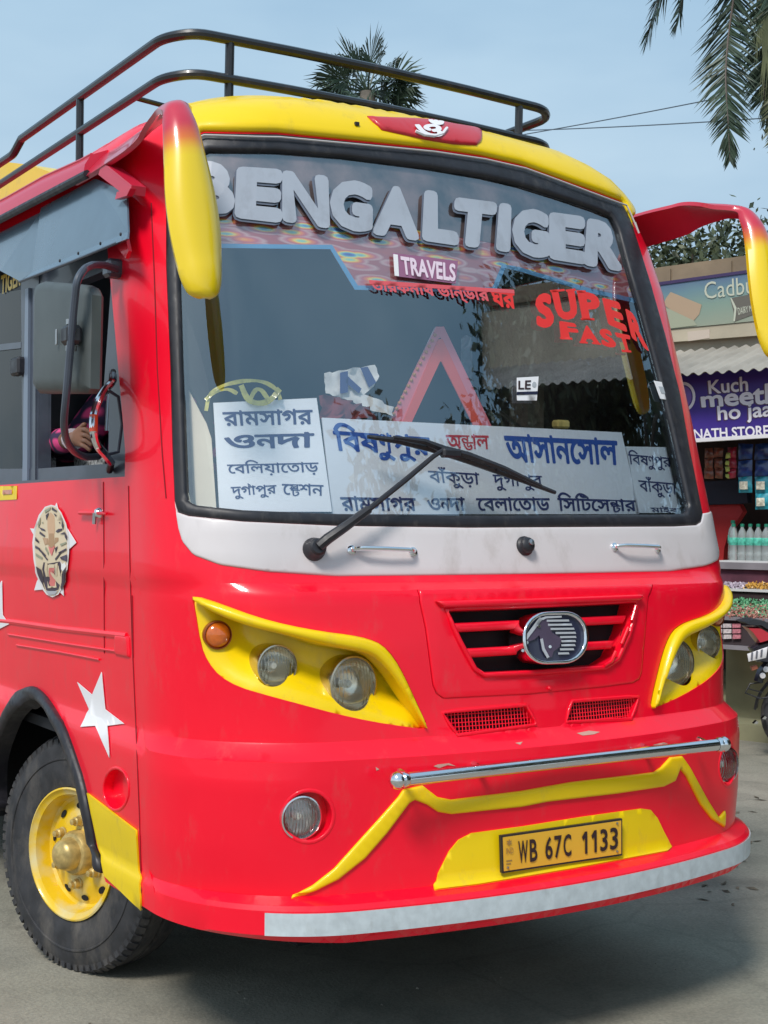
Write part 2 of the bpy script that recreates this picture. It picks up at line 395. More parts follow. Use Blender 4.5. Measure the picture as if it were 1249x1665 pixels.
def patch(name, outer, m, parent, holes=(), off=0., thick=.01, res=.04, edge=None, prof=None, knots=True, coarse=None, rnd=0., rimres=None, back=None, smooth=True, **k):
    """a curved sheet that follows the coach's surface; off may be a function of (u,z)"""
    er = rimres or min(res, .03)
    outer = dens(outer, er); holes = [dens(h, er) for h in holes]
    mn, mxx = outer.min(0), outer.max(0)
    us = np.arange(mn[0]+res*.5, mxx[0], res); zs = np.arange(mn[1]+res*.5, mxx[1], res)
    if coarse is not None:   # (u limit, coarse step): far along the side
        us = us[us > coarse[0]]; us = np.concatenate([np.arange(mn[0]+.01, coarse[0], coarse[1]), us])
    if knots:
        kz = [z for z in PROF[:, 0] if mn[1]+.003 < z < mxx[1]-.003]; zs = np.array(sorted([z for z in zs if not kz or min(abs(z-q) for q in kz) > res*.35]+kz))
    if len(us) and len(zs):
        G = np.array([(a, b) for a in us for b in zs]); G = G[inpoly(G, outer)]
        for h in holes: G = G[~inpoly(G, h)] if len(G) else G
        if len(G):
            d = distp(G, outer)
            for h in holes: d = np.minimum(d, distp(G, h))
            G = G[d > (.4*er if not rnd else rnd*1.02)]
    else: G = np.zeros((0, 2))
    extra = []
    if rnd:      # rings just inside the edge for a rounded shoulder
        for L in [outer]+holes:
            a = L; t = np.roll(L, -1, 0)-np.roll(L, 1, 0); n_ = np.stack([-t[:, 1], t[:, 0]], 1); n_ /= (np.linalg.norm(n_, axis=1)[:, None]+1e-9)
            for q in (.15, .45, 1.0):
                for sg in (1, -1):
                    c = a+n_*sg*rnd*q; ok = inpoly(c, outer)
                    for h in holes: ok &= ~inpoly(c, h)
                    c = c[ok]
                    if len(c):
                        dd = distp(c, outer)
                        for h in holes: dd = np.minimum(dd, distp(c, h))
                        c = c[dd > rnd*q*.85]; extra.append(c)
    if extra: G = np.concatenate([G]+extra)
    V, T = cdt(G, [outer]+holes)
    c = V[T].mean(1); ok = inpoly(c, outer)
    for h in holes: ok &= ~inpoly(c, h)
    T = T[ok]
    a = V[T]; ar = (a[:, 1, 0]-a[:, 0, 0])*(a[:, 2, 1]-a[:, 0, 1])-(a[:, 1, 1]-a[:, 0, 1])*(a[:, 2, 0]-a[:, 0, 0]); T = T[np.abs(ar) > 1e-10]; ar = ar[np.abs(ar) > 1e-10]
    T[ar < 0] = T[ar < 0][:, ::-1]
    o = off(V) if callable(off) else np.full(len(V), off)
    if rnd or prof:
        d = distp(V, outer)
        for h in holes: d = np.minimum(d, distp(V, h))
        if rnd: q = np.clip(d/rnd, 0, 1); o = o-rnd*.8*(1-np.sqrt(np.clip(1-(1-q)**2, 0, 1)))
        if prof: o = o+prof(d)
    P = SP(V, o); nv = len(V)
    # boundary edges of the kept triangles make the rim
    from collections import Counter
    ec = Counter(); de = {}
    for t in T:
        for i in range(3):
            a_, b_ = int(t[i]), int(t[(i+1) % 3]); ec[(min(a_, b_), max(a_, b_))] += 1; de[(min(a_, b_), max(a_, b_))] = (a_, b_)
    bd = [de[e] for e, c_ in ec.items() if c_ == 1]
    ids = sorted({i for e in bd for i in e}); im = {q: n_ for n_, q in enumerate(ids)}
    Pf = P[ids]; Pb = SP(V[ids], o[ids]-thick)
    VV = np.concatenate([P, Pf, Pb]); nb = len(ids)
    FF = [tuple(map(int, t)) for t in T]+[(nv+im[b_], nv+im[a_], nv+nb+im[a_], nv+nb+im[b_]) for a_, b_ in bd]
    nfront = len(T); nrim = len(bd)
    if back is not None:
        Bk = SP(V, o-thick); base = len(VV); VV = np.concatenate([VV, Bk]); FF += [tuple(int(base+i) for i in t[::-1]) for t in T]
    me = rawmesh(name, VV, FF); me.materials.append(m)
    if back is not None:
        me.materials.append(back); idx = [0]*(nfront+nrim)+[1]*nfront; me.polygons.foreach_set('material_index', idx)
    ob = link(name, me, parent, None, smooth, **k); return ob
def poly(px, off=0., sm=0, closed=True):
    """photo outline -> (u,z) outline"""
    L = dens(px, 25, closed)
    if sm: L = smoothp(px, sm, closed)
    return UZ(L, off)
def mir(L): return np.asarray(L)[::-1]*(-1, 1)
def stext(name, spec, quad, m, parent, off=.004, bold=0., fur=None, **k):
    V, T = text_mesh(spec, bold); q = quadmap(V, quad); uz = UZ(q, off); return mesh(name, SP(uz, off), T, m, parent, smooth=False, **k)
def spoly_flat(name, px, m, parent, off=.003, sm=0, res=.05, thick=.002, **k): return patch(name, poly(px, off, sm), m, parent, off=off, thick=thick, res=res, **k)
def stube(name, px, r, m, parent, off, n=10, sm=1, closed=False, **k):
    L = dens(px, 30, closed)
    uz = UZ(L, off); return MB().tube(SP(uz, off), r, n, closed).obj(name, m, parent, **k)
# ================================================================== THE COACH
GZ = -.122
bus = empty('bus', (0, 0, GZ), 'large red coach with yellow trim, roof rack and grey letters across its windscreen', 'bus')
def ell(cx, cy, rx, ry, n=24): return [(cx+rx*math.cos(2*math.pi*i/n), cy+ry*math.sin(2*math.pi*i/n)) for i in range(n)]
# ---- outlines traced on the surface
US = -float(abs(UZ([(216, 900)])[0, 0]))       # seam between moulded front and side sheets
WS_OUT = UZ(dens([(270, 240), (332, 216), (450, 218), (560, 229), (700, 243), (781, 255), (847, 270), (914, 294), (970, 314), (1010, 329), (1024, 357), (1036, 392), (1057, 459), (1081, 544), (1105, 640), (1120, 725), (1135, 800), (1142, 835), (1139, 849), (1131, 854), (1095, 856), (920, 857), (760, 858), (700, 857), (549, 855), (395, 848), (307, 839), (289, 833), (284, 815), (280, 720), (277, 600), (270, 430)], 20))
WS_IN = UZ(dens([(292, 262), (340, 243), (450, 245), (560, 254), (700, 272), (788, 287), (847, 301), (914, 322), (970, 341), (996, 352), (1006, 372), (1022, 432), (1043, 505), (1069, 600), (1094, 700), (1114, 790), (1121, 822), (1115, 834), (1095, 836), (920, 837), (760, 838), (700, 837), (549, 835), (395, 829), (318, 821), (306, 815), (303, 800), (300, 720), (296, 600), (291, 430)], 20))
WHT_LO = [(284, 815), (289, 850), (296, 874), (314, 896), (357, 912), (434, 923), (549, 931), (645, 932.5), (760, 932), (900, 931), (1030, 927), (1079, 920), (1127, 911), (1155, 897)]
wl = UZ(dens(WHT_LO, 20, False)); 
zb = 1.406
_wl = wl[(wl[:, 0] < -.25)]; _wl = _wl[np.argsort(_wl[:, 0])]; _wl[:, 1] = np.maximum(_wl[:, 1]-.012, zb)
_q = WS_OUT[(WS_OUT[:, 0] < -1) & (WS_OUT[:, 1] < 1.64)]; UL = _q[_q[:, 0].argmin()]
_wl = _wl[_wl[:, 0] > UL[0]+.002]
WHITE = np.concatenate([[UL], _wl, (_wl*(-.962, 1))[::-1], [UL*(-.962, 1)]])
wl_in = WS_OUT
POD_TOP = Zc(280, 900, 2.602, [(80, 175), (200, 215), (360, 270), (500, 305), (640, 330), (760, 345), (830, 360), (890, 385), (940, 440), (985, 520), (1030, 620), (1088, 745)])
POD_BOT = Zc(280, 900, 2.602, [(1000, 735), (850, 712), (700, 680), (550, 640), (400, 600), (280, 565), (200, 520), (150, 460), (120, 390), (95, 230)])
BROW_LO = Zc(280, 900, 2.602, [(1070, 728), (1040, 680), (990, 600), (930, 510), (870, 445), (820, 420), (740, 405), (620, 380), (480, 345), (330, 310), (200, 265), (90, 205)])
POD = poly(POD_TOP+POD_BOT, sm=1)
BROW = poly(POD_TOP+BROW_LO, .02, sm=1)
HATCH = poly([(655, 931), (665, 943), (677, 958), (691, 1022), (703, 1114), (709, 1128), (720, 1136), (859, 1129), (981, 1117), (1030, 1110), (1040, 1104), (1044, 1092), (1057, 946), (1052, 936), (1030, 925), (850, 931)])
HATCH[:, 1] = np.minimum(HATCH[:, 1], 1.364)
GRL = poly(Zc(640, 900, 2.051, [(180, 193), (500, 180), (805, 165), (775, 270), (740, 345), (700, 372), (480, 388), (300, 397), (272, 378), (222, 285)]), sm=0)
def symz(L):   # average an outline with its mirror image
    return L
VENT_L = poly([(722, 1161), (790, 1155), (855, 1149.5), (870, 1176), (745, 1192)]); VENT_R = mir(VENT_L)
FOGC = UZ([(491, 1328)], -.0)[0]
def circ(c, r, n=28): return np.array([(c[0]+r*math.cos(2*math.pi*i/n), c[1]+r*math.sin(2*math.pi*i/n)) for i in range(n)])
FOG_L = circ((FOGC[0]+.02, FOGC[1]), .078); FOG_R = mir(FOG_L)
BOT_L = UZ(dens([(226, 1480), (336, 1513), (420, 1519), (508, 1518)], 20, False))
ZB = .345
# ---- moulded front
def front_outline():
    L = [(US, .375)]; L += [(u, .375-.03*min(1, (u-US)/.7)) for u in np.linspace(US, -.9, 12)[1:]]
    L += [(u, .345) for u in np.linspace(-.8, .8, 20)]+[(-u, .375-.03*min(1, (u-US)/.7)) for u in np.linspace(US, -.9, 12)[::-1]]
    L += [(-US, 3.07), (US, 3.07)]
    return np.array(L)
lo = WHITE[(WHITE[:, 1] < 1.59)]
# opening for windscreen + white fascia in one
ws_side = WS_OUT
top = WS_OUT[WS_OUT[:, 1] > 1.60]
OPEN = WS_OUT
shell_holes = [OPEN, POD, mir(POD), HATCH, VENT_L, VENT_R, FOG_L, FOG_R]
front = patch('front_body', front_outline(), RED, bus, holes=shell_holes, res=.045, thick=.035, back=DRK, rimres=.025)
sharp(front, 24)
# white fascia below the glass (a proud, separately painted moulding)
fas = np.concatenate([WHITE, WS_OUT[(WS_OUT[:, 1] < 1.575) & (np.abs(WS_OUT[:, 0]) < 1.27)][::1]])
def order_fascia():
    lo_ = WHITE; up = WS_OUT[(WS_OUT[:, 1] < 1.62)]
    up = up[np.argsort(-up[:, 0])]
    up = up[(up[:, 0] > UL[0]+.004) & (up[:, 0] < abs(UL[0])*.962-.004)]
    return np.concatenate([smoothp(lo_, 1, False), up])
patch('windscreen_fascia', order_fascia(), WHT, bus, res=.05, off=.006, thick=.02, rnd=.008)
# windscreen: glass, rubber seal
wsp = patch('windscreen', WS_IN+(0, 0), GLS, bus, res=.09, off=-.012, thick=.004, knots=False, rimres=.05)
patch('seal', WS_OUT, RUB, wsp, holes=[WS_IN], res=.05, off=.007, thick=.04, rnd=.014, rimres=.03)
tr = proj(SP(WS_OUT[(WS_OUT[:, 1] > 2.7)], .0))
# thin bright bead along the top of the seal
bead = WS_OUT[(WS_OUT[:, 1] > 2.74)]; bead = bead[np.argsort(bead[:, 0])]; bead = bead[(bead[:, 0] > -1.0) & (bead[:, 0] < 1.03)]-(0, .022)
MB().tube(SP(bead, .018), .0035, 6).obj('trim_bead', mat('bead_trim', (.5, .46, .45), .4), wsp)
# yellow roof cap over the windscreen
cap_lo = WS_OUT[(WS_OUT[:, 1] > 2.70) & (np.abs(WS_OUT[:, 0]) < 1.10)]; cap_lo = cap_lo[np.argsort(cap_lo[:, 0])]+(0, .006)
cL = UZ([(302, 222)], .02)[0]; cap_lo = cap_lo[cap_lo[:, 0] > cL[0]+.01]
cl = [(cL[0], cL[1])]+[tuple(p) for p in cap_lo]+[(1.12, 2.865), (1.22, 2.90), (1.25, 2.95), (1.3, 3.09), (cL[0]-.25, 3.09), (cL[0]-.08, 2.98)]
patch('front_cap', np.array(cl), YEL, bus, res=.05, off=.022, thick=.03, rnd=.02)
# red badge panel with the syllable sign
bdg = poly([(598, 186), (612, 188), (700, 192), (775, 207), (785, 213), (783, 228), (776, 234), (740, 232), (690, 224), (640, 213), (622, 209), (608, 196)], .03)
bp = patch('badge_panel', bdg, mat('badge_red', (.55, .02, .03), .35, coat=.3), bus, res=.04, off=.034, thick=.02, rnd=.012)
stext('emblem_letter', 'ওঁ', [(672, 190), (722, 196), (728, 224), (678, 219)], WPR, bp, off=.040, bold=.035)
sig = [(676, 213), (690, 219), (706, 221), (720, 217), (727, 208)]
stube('emblem_stroke', sig, .006, WPR, bp, .038, 6, 1)
MB().box(SP(UZ([(580, 202)], .024), .026)[0], (.015, .01, .012)).obj('bolt_head', RUB, bus)

# ---- bonnet hatch with grille
hatch = patch('bonnet_hatch', HATCH*(.9925, 1)+(0, 0), RED, bus, holes=[GRL], res=.05, off=.004, thick=.03, rnd=.006, rimres=.02)
patch('hatch_gap', HATCH, BLK, hatch, holes=[GRL], res=.08, off=-.022, thick=.004)
def grow(L, d):
    a = L; t = np.roll(L, -1, 0)-np.roll(L, 1, 0); n_ = np.stack([t[:, 1], -t[:, 0]], 1); n_ /= (np.linalg.norm(n_, axis=1)[:, None]+1e-9)
    A = ((a[:, 0]*np.roll(a[:, 1], -1)-a[:, 1]*np.roll(a[:, 0], -1)).sum())
    return a+n_*d*(1 if A > 0 else -1)
patch('grille_back', grow(GRL, .02), BLK, hatch, res=.08, off=-.07, thick=.003)
# grille surround wall and slats
patch('grille_surround', grow(GRL, .016), RED, hatch, holes=[GRL], res=.05, off=.016, thick=.08, rnd=.010, rimres=.02)
for a, b in (((206, 232), (785, 205)), ((246, 318), (745, 290))):
    a = Zc(640, 900, 2.051, [a])[0]; b = Zc(640, 900, 2.051, [b])[0]; t = 13.5
    q = poly([(a[0]-4, a[1]), (b[0], b[1]), (b[0]-6, b[1]+t), (a[0]+5, a[1]+t+1)])
    patch('grille_slat', q, RED, hatch, res=.03, off=-.004, thick=.03, rnd=.010, rimres=.015)
rg = poly(Zc(640, 900, 2.051, [(135, 160), (500, 150), (815, 138), (822, 148), (805, 158), (500, 170), (190, 182), (160, 182)]))
patch('grille_brow', rg, RED, hatch, res=.03, off=.027, thick=.02, rnd=.012, rimres=.015)
for L in ([(820, 172), (806, 222)], [(795, 245), (772, 300)], [(753, 325), (738, 358), (715, 372)]):
    stube('grille_rib', Zc(640, 900, 2.051, [(x-12, y+2) for x, y in L]), .006, RED, hatch, .016, 8, 1)
MB().lathe([(0, .007), (.006, .007), (.009, .004), (.009, 0)], SP(UZ([(891, 1119)]), .004)[0], SN(UZ([(891, 1119)]))[0], 12).obj('hatch_lock', RED, hatch)
# chrome manufacturer badge: capsule with striped horse head
def cap_poly(cx, cy, w_, h_, rr, sk=0, n=8):
    out = []
    for (sx, sy, a0) in ((1, -1, -90), (1, 1, 0), (-1, 1, 90), (-1, -1, 180)):
        for i in range(n+1):
            a = math.radians(a0+90*i/n); x = sx*(w_/2-rr)+rr*math.cos(a); y = sy*(h_/2-rr)+rr*math.sin(a); out.append((cx+x, cy+y+sk*x))
    return out
BSL = mat('badge_silver', (.62, .63, .68), .3, metal=.35)
NV = mat('badge_navy', (.025, .028, .06), .25, coat=.6)
bo = UZ(cap_poly(888, 1038, 104, 84, 38, -.03)); bi = UZ(cap_poly(888, 1038, 92, 72, 33, -.03))
bdge = patch('maker_badge', bo, CHR, bus, holes=[bi], res=.01, off=.052, thick=.075, rnd=.006, rimres=.006)
patch('badge_field', bi, NV, bdge, res=.03, off=.040, thick=.004)
B = lambda pts: Zc(800, 960, 4.804, pts)
for i in range(9):
    y = 238+i*32; x0 = (430, 440, 460, 500, 535, 545, 545, 535, 520)[i]; x1 = (600, 622, 640, 652, 655, 652, 648, 638, 600)[i]
    spoly_flat('badge_stripe', B([(x0, y-9), (x1, y-11), (x1+6, y+5), (x0, y+7)]), BSL, bdge, off=.046, res=.05)
spoly_flat('badge_horse_head', B([(390, 210), (440, 215), (470, 330), (545, 375), (530, 440), (480, 480), (470, 520), (430, 525), (400, 440), (370, 350), (330, 385), (285, 400), (265, 385), (330, 300)]), mat('badge_purple', (.16, .12, .19), .25, metal=.6), bdge, off=.045, res=.05)
spoly_flat('badge_blaze', B([(375, 208), (398, 222), (268, 395), (243, 385)]), BSL, bdge, off=.048, res=.05)
spoly_flat('badge_neck_line', B([(380, 380), (398, 375), (412, 450), (450, 520), (432, 530), (395, 465)]), BSL, bdge, off=.048, res=.05)
spoly_flat('badge_top_line', B([(385, 215), (420, 203), (545, 198), (545, 212), (425, 218), (398, 232)]), BSL, bdge, off=.0485, res=.05)
for x, y in ((370, 280), (242, 470), (275, 408), (455, 440)):
    spoly_flat('badge_rivet', ell(*B([(x, y)])[0], 2.6, 2.6, 8), CHR, bdge, off=.049, res=.05)
# mesh vents
for VL in (VENT_L, VENT_R):
    v = patch('vent', grow(VL, .012), RED, bus, holes=[VL], res=.03, off=.006, thick=.03, rnd=.005, rimres=.012)
    patch('vent_back', VL, BLK, v, res=.05, off=-.05, thick=.003)
    mb = MB(); mn, mxx = VL.min(0), VL.max(0)
    def clip(axis, c):
        ps = []
        for i in range(len(VL)):
            a, b = VL[i], VL[(i+1) % len(VL)]
            if (a[axis]-c)*(b[axis]-c) < 0: t = (c-a[axis])/(b[axis]-a[axis]); ps.append(a+(b-a)*t)
        ps = sorted(ps, key=lambda p: p[1-axis]); return ps
    for c in np.arange(mn[0]+.006, mxx[0], .0125):
        p = clip(0, c)
        if len(p) >= 2: mb.tube(SP(np.array([p[0], p[-1]]), -.010), .0016, 4, caps=False)
    for c in np.arange(mn[1]+.006, mxx[1], .0125):
        p = clip(1, c)
        if len(p) >= 2: mb.tube(SP(dens([p[0], p[-1]], .08, False), -.013), .0016, 4, caps=False)
    o = mb.obj('vent_mesh', RED, v)
# ---- headlamp pods
PB = POD_BOT; PBu = poly(POD_BOT, closed=False); PTu = poly(POD_TOP, closed=False)
def bowl(V):
    Vn = np.stack([-np.abs(V[:, 0]), V[:, 1]], 1); d = distp(Vn, PBu, False); dt = distp(Vn, PTu, False); q = np.clip(d/.13, 0, 1)
    return -.004-.092*q*q*(3-2*q)*np.clip(dt/.02+.4, 0, 1)
def lamp(name, px, r, depth, kind, parent, mirror=False, uz=None, tilt=0.):
    uzc = UZ([px], bowl(UZ([px]))[0] if kind != 'fog' else -.04)[0]
    if mirror: uzc = uzc*(-1, 1)
    off = bowl(uzc[None])[0] if kind != 'fog' else -.045
    c = SP(uzc[None], off)[0]; ax = np.array([0, -1, .02]); nrm = SN(uzc[None])[0]; ax = ax+.35*nrm+np.array([tilt*(1 if not mirror else -1), 0, 0]); ax /= np.linalg.norm(ax)
    c = c+ax*depth
    rim = MB().lathe([(-.09, r*1.09), (.004, r*1.10), (.012, r*1.07), (.013, r*1.00), (.0, r*.97)], c, ax, 40).obj(name, mat('bronze_rim', (.62, .54, .42), .22, metal=1) if kind == 'lamp' else CHR if kind != 'amber' else mat('amber_rim', (.25, .05, .01), .3), parent)
    if kind == 'amber':
        MB().lathe([(.004, r), (.012, r*.9), (.019, r*.65), (.023, r*.35), (.024, .001)], c, ax, 32).obj('lens', mat('amber_lens', (.62, .13, .01), .12, coat=1, var=.25, vscale=30), rim)
    else:
        MB().lathe([(-.002, r*.98), (-.028, r*.86), (-.05, r*.62), (-.062, r*.3), (-.064, .001)], c, ax, 40).obj('reflector', mat('lamp_reflector', (.97, .90, .76), .24, metal=.85, bump=.22, bscale=25) if kind == 'lamp' else mat('fog_reflector', (.90, .88, .86), .5, metal=.15, bump=.2, bscale=25), rim)
        MB().lathe([(-.055, .012), (-.02, .014), (-.012, .009), (-.012, .001)], c, ax, 16).obj('bulb', mat('bulb_glass', (.95, .93, .86), .15, coat=1), rim)
        # fluted front glass
        n = 48; prof = [(.004, r*.985), (.010, r*.9), (.015, r*.7), (.019, r*.4), (.0205, r*.15), (.021, .0005)]
        g = MB().lathe(prof, c, ax, n); 
        g.obj('lens', GLC, rim)
        ux = np.cross(ax, (0, 0, 1.)); ux /= np.linalg.norm(ux); uy = np.cross(ux, ax)
        rb = MB()
        for q in np.linspace(-.85, .85, 11):
            hh = r*.93*math.sqrt(1-q*q)
            y0 = -hh if abs(q) > .45 or kind == 'fog' else hh*.2
            P = [c+ux*q*r*.95+uy*y+ax*(.021*(1-((q*.95)**2+(y/r)**2))-.001) for y in np.linspace(y0, hh, 7)]
            rb.tube(P, .0017, 5)
        rb.obj('flute', mat('flute_glass', (.97, .96, .92), .05, coat=1, trans=.95), rim)
    return rim
for mrr in (False, True):
    P_ = mir(POD) if mrr else POD; Bw = mir(BROW) if mrr else BROW
    hl = []
    for q_, r_ in (((444, 1082), .061), ((565, 1112), .082)):
        c_ = UZ([q_], bowl(UZ([q_]))[0])[0]*((-1, 1) if mrr else (1, 1)); hl.append(circ(c_, r_*.96, 28))
    pod = patch('headlamp_pod', P_, YEL, bus, holes=hl, res=.018, off=bowl, thick=.01, knots=False, rimres=.015)
    patch('brow', Bw, YEL, pod, res=.02, off=.036, thick=.075, rnd=.026, rimres=.015, knots=False)
for mrr in (False, True):
    lamp('indicator', (360, 1031), .040, .006, 'amber', bus, mrr)
    lamp('headlight', (444, 1082), .061, .020, 'lamp', bus, mrr, tilt=.1)
    lamp('headlight', (565, 1112), .082, .024, 'lamp', bus, mrr, tilt=.15)
    FL = FOG_R if mrr else FOG_L
    cup = patch('fog_lamp_recess', grow(FL, .004), RED, bus, holes=[circ(((FOGC[0]+.02)*(-1 if mrr else 1), FOGC[1]), .070)], res=.02, off=.002, thick=.06, rnd=.004, rimres=.012)
    patch('recess_back', FL, RED, cup, holes=[circ(UZ([(483, 1327)], -.045)[0]*((-1, 1) if mrr else (1, 1)), .055)], res=.03, off=-.058, thick=.002, knots=False)
    lamp('fog_lamp', (483, 1327), .060, .026, 'fog', bus, mrr)

# ---- yellow paint on the bumper, plate, tape
sw_top = Zc(400, 1200, 2.776, [(205, 717), (300, 668), (400, 590), (500, 480), (600, 370), (690, 268), (712, 235), (800, 215), (825, 235), (868, 268), (930, 280), (1249, 240)])+Zc(780, 1150, 2.663, [(400, 325), (700, 290), (760, 282), (790, 262), (830, 218), (880, 212), (915, 262), (990, 400), (1040, 480), (1090, 518)])
sw_bot = Zc(780, 1150, 2.663, [(1065, 522), (1010, 485), (960, 420), (900, 300), (872, 266), (850, 320), (800, 345), (600, 375), (300, 410)])+Zc(400, 1200, 2.776, [(1249, 312), (930, 345), (870, 335), (820, 302), (765, 281), (740, 295), (640, 430), (540, 545), (420, 640), (320, 690)])
patch('bumper_swoosh', poly(sw_top+sw_bot, .008), YEL, bus, res=.02, off=.011, thick=.012, rnd=.009, rimres=.012, knots=False)
pl = [(707, 1446), (713, 1420), (731, 1384), (746, 1366), (767, 1355), (850, 1344), (950, 1328), (1043, 1315), (1058, 1317), (1069, 1330), (1080, 1353), (1093, 1377), (1086, 1383), (930, 1412), (780, 1437)]
MB().tube([(-.2, .03, .54), (-.2, .0, .54)], .012, 8).obj('plate_stud', RUB, bus)
patch('plate_panel', poly(pl, .004), YELP, bus, res=.03, off=.005, thick=.006, rimres=.015, knots=False)
tape = [(430, 1479), (544, 1474), (688, 1465), (850, 1445), (930, 1427), (1080, 1400), (1155, 1383), (1190, 1373), (1190, 1400), (1150, 1411), (1080, 1430), (930, 1457), (850, 1472), (688, 1495), (544, 1508), (432, 1511)]
tp = UZ([(431, 1494)])[0]
TU = abs(tp[0]); tl = np.array([(u, .377) for u in np.linspace(-TU, TU+.12, 60)]+[(u, .440) for u in np.linspace(TU+.12, -TU, 60)])
patch('reflective_strip', tl, SIL, bus, res=.03, off=.004, thick=.004, knots=False)
# number plate
plate_q = [(815, 1359), (1012, 1331), (1012, 1391), (817, 1420)]
PL = [onY(*q, -.002) for q in plate_q]
def flatmesh(name, spec, Q, m, parent, push=.0015, bold=0., **k):
    V, T = text_mesh(spec, bold); Pq = quadmap(V, Q); n = np.cross(Q[1]-Q[0], Q[3]-Q[0]); n = n/np.linalg.norm(n)
    if np.dot(n, CC-Q[0]) < 0: n = -n
    return mesh(name, Pq+n*push, T, m, parent, smooth=False, **k)
def subq(Q, s0, s1, t0, t1):
    f = lambda s, t: quadmap(np.array([[s, t]]), Q)[0]
    return [f(s0, t1), f(s1, t1), f(s1, t0), f(s0, t0)]
def slab(name, Q, th, m, parent, bev=0, **k):
    n = np.cross(Q[1]-Q[0], Q[3]-Q[0]); n /= np.linalg.norm(n)
    if np.dot(n, CC-Q[0]) < 0: n = -n
    V = list(Q)+[q-n*th for q in Q]
    o = mesh(name, V, [(0, 3, 2, 1), (4, 5, 6, 7), (0, 1, 5, 4), (1, 2, 6, 5), (2, 3, 7, 6), (3, 0, 4, 7)], m, parent, smooth=False, **k)
    return o
plt = slab('number_plate', PL, .012, RUB, bus)
slab('plate_face', [q+np.array([0, -.0015, 0]) for q in subq(PL, .012, .988, .05, .95)], .003, mat('plate_orange_yellow', (.83, .44, .03), .4, coat=.3), plt)
PT = mat('plate_black', (.03, .012, .015), .5)
qs = [('WB', .115, .345), ('67C', .35, .595), ('1133', .655, .965)]
wd = [('W', .125, .20), ('B', .215, .275), ('6', .34, .40), ('7', .415, .475), ('C', .49, .555), ('1', .645, .690), ('1', .725, .77), ('3', .80, .865), ('3', .885, .955)]
for ch, a, b in wd: flatmesh('plate_character', ch, subq(PL, a, b, .20, .80), PT, plt, .0045, .018)
flatmesh('plate_country_code', 'IND', subq(PL, .03, .085, .50, .66), mat('plate_print', (.35, .2, .06), .5), plt, .0045)
flatmesh('plate_hologram', '✱', subq(PL, .035, .075, .72, .88), mat('plate_print', (.35, .2, .06), .5), plt, .0045)
for a, b in ((.03, .075), (.03, .065)): slab('plate_serial', [q+np.array([0, -.003, 0]) for q in subq(PL, a, b, .30 if b > .07 else .22, .33 if b > .07 else .25)], .001, MATS['plate_print'], plt)
for s, t in ((.045, .12), (.955, .12), (.955, .88)):
    q = subq(PL, s-.006, s+.006, t-.02, t+.02)[0]; MB().lathe([(0, .004), (.004, .0035), (.005, .001)], q+np.array([0, -.002, 0]), (0, -1, 0), 8).obj('plate_screw', STL, plt)
# chrome bar
a, b = onY(658, 1270, -.018), onY(1166, 1209, -.018); zc_ = (a[2]+b[2])/2; a[2] = b[2] = zc_
xm = (abs(a[0])+abs(b[0]))/2; pts = [(x, -.018-.0*x*x, zc_) for x in np.linspace(-xm, xm, 9)]
bar = MB().tube(pts, .0205, 20).obj('bumper_bar', CHR, bus)
for sx in (-1, 1):
    MB().lathe([(-.006, .0215), (.0, .025), (.01, .0255), (.013, .02), (.017, .024), (.03, .027), (.043, .022), (.05, .012), (.052, .001)], (sx*xm, -.018, zc_), (sx, 0, 0), 20).obj('end_knob', CHR, bar)
    for xx in (.35, .62):
        if True: MB().tube([(sx*xx, -.018, zc_), (sx*xx, .05, zc_+.012)], .010, 8).obj('bracket', CHR, bar)
# chips in the paint and scuffs
for q in ([(705, 1246), (715, 1249), (709, 1251), (728, 1244), (742, 1246), (730, 1241), (712, 1243)], [(938, 1192), (958, 1188), (976, 1190), (966, 1194), (948, 1196)], [(1062, 1211), (1080, 1207), (1088, 1210), (1070, 1214)], [(611, 1247), (617, 1251), (612, 1253)], [(838, 1208), (850, 1206), (846, 1211)]):
    spoly_flat('paint_chip', q, mat('bare_filler', (.55, .32, .26), .7), bus, off=.0015, res=.05, thick=.0005)
# ---- fascia fittings
for a, b in (((574, 893), (674, 896)), ((1003, 888), (1073, 891))):
    A_, B_ = UZ([a, b], .02); e0, e1 = SP(A_[None], .008)[0], SP(B_[None], .008)[0]; n = SN(((A_+B_)/2)[None])[0]
    P = [e0, e0+n*.012, e0*.9+e1*.1+n*.030, (e0+e1)/2+n*.034, e0*.1+e1*.9+n*.030, e1+n*.012, e1]
    h = MB().tube(P, .0075, 8, sm=.02).obj('grab_handle', CHR, bus)
    for e in (e0, e1): MB().lathe([(-.004, .016), (.004, .015), (.008, .008), (.009, .001)], e, n, 14).obj('boss', CHR, h)
cK = UZ([(853, 888)], .006); c0, n0 = SP(cK, .006)[0], SN(cK)[0]
kn = MB().lathe([(-.002, .034), (.006, .033), (.012, .027), (.024, .025), (.030, .018), (.032, .001)], c0, n0, 24).obj('spindle_cover', RUB, bus)
MB().lathe([(.028, .011), (.036, .010), (.038, .001)], c0+np.array([.004, 0, .006]), n0, 12).obj('spindle_nut', STL, kn)
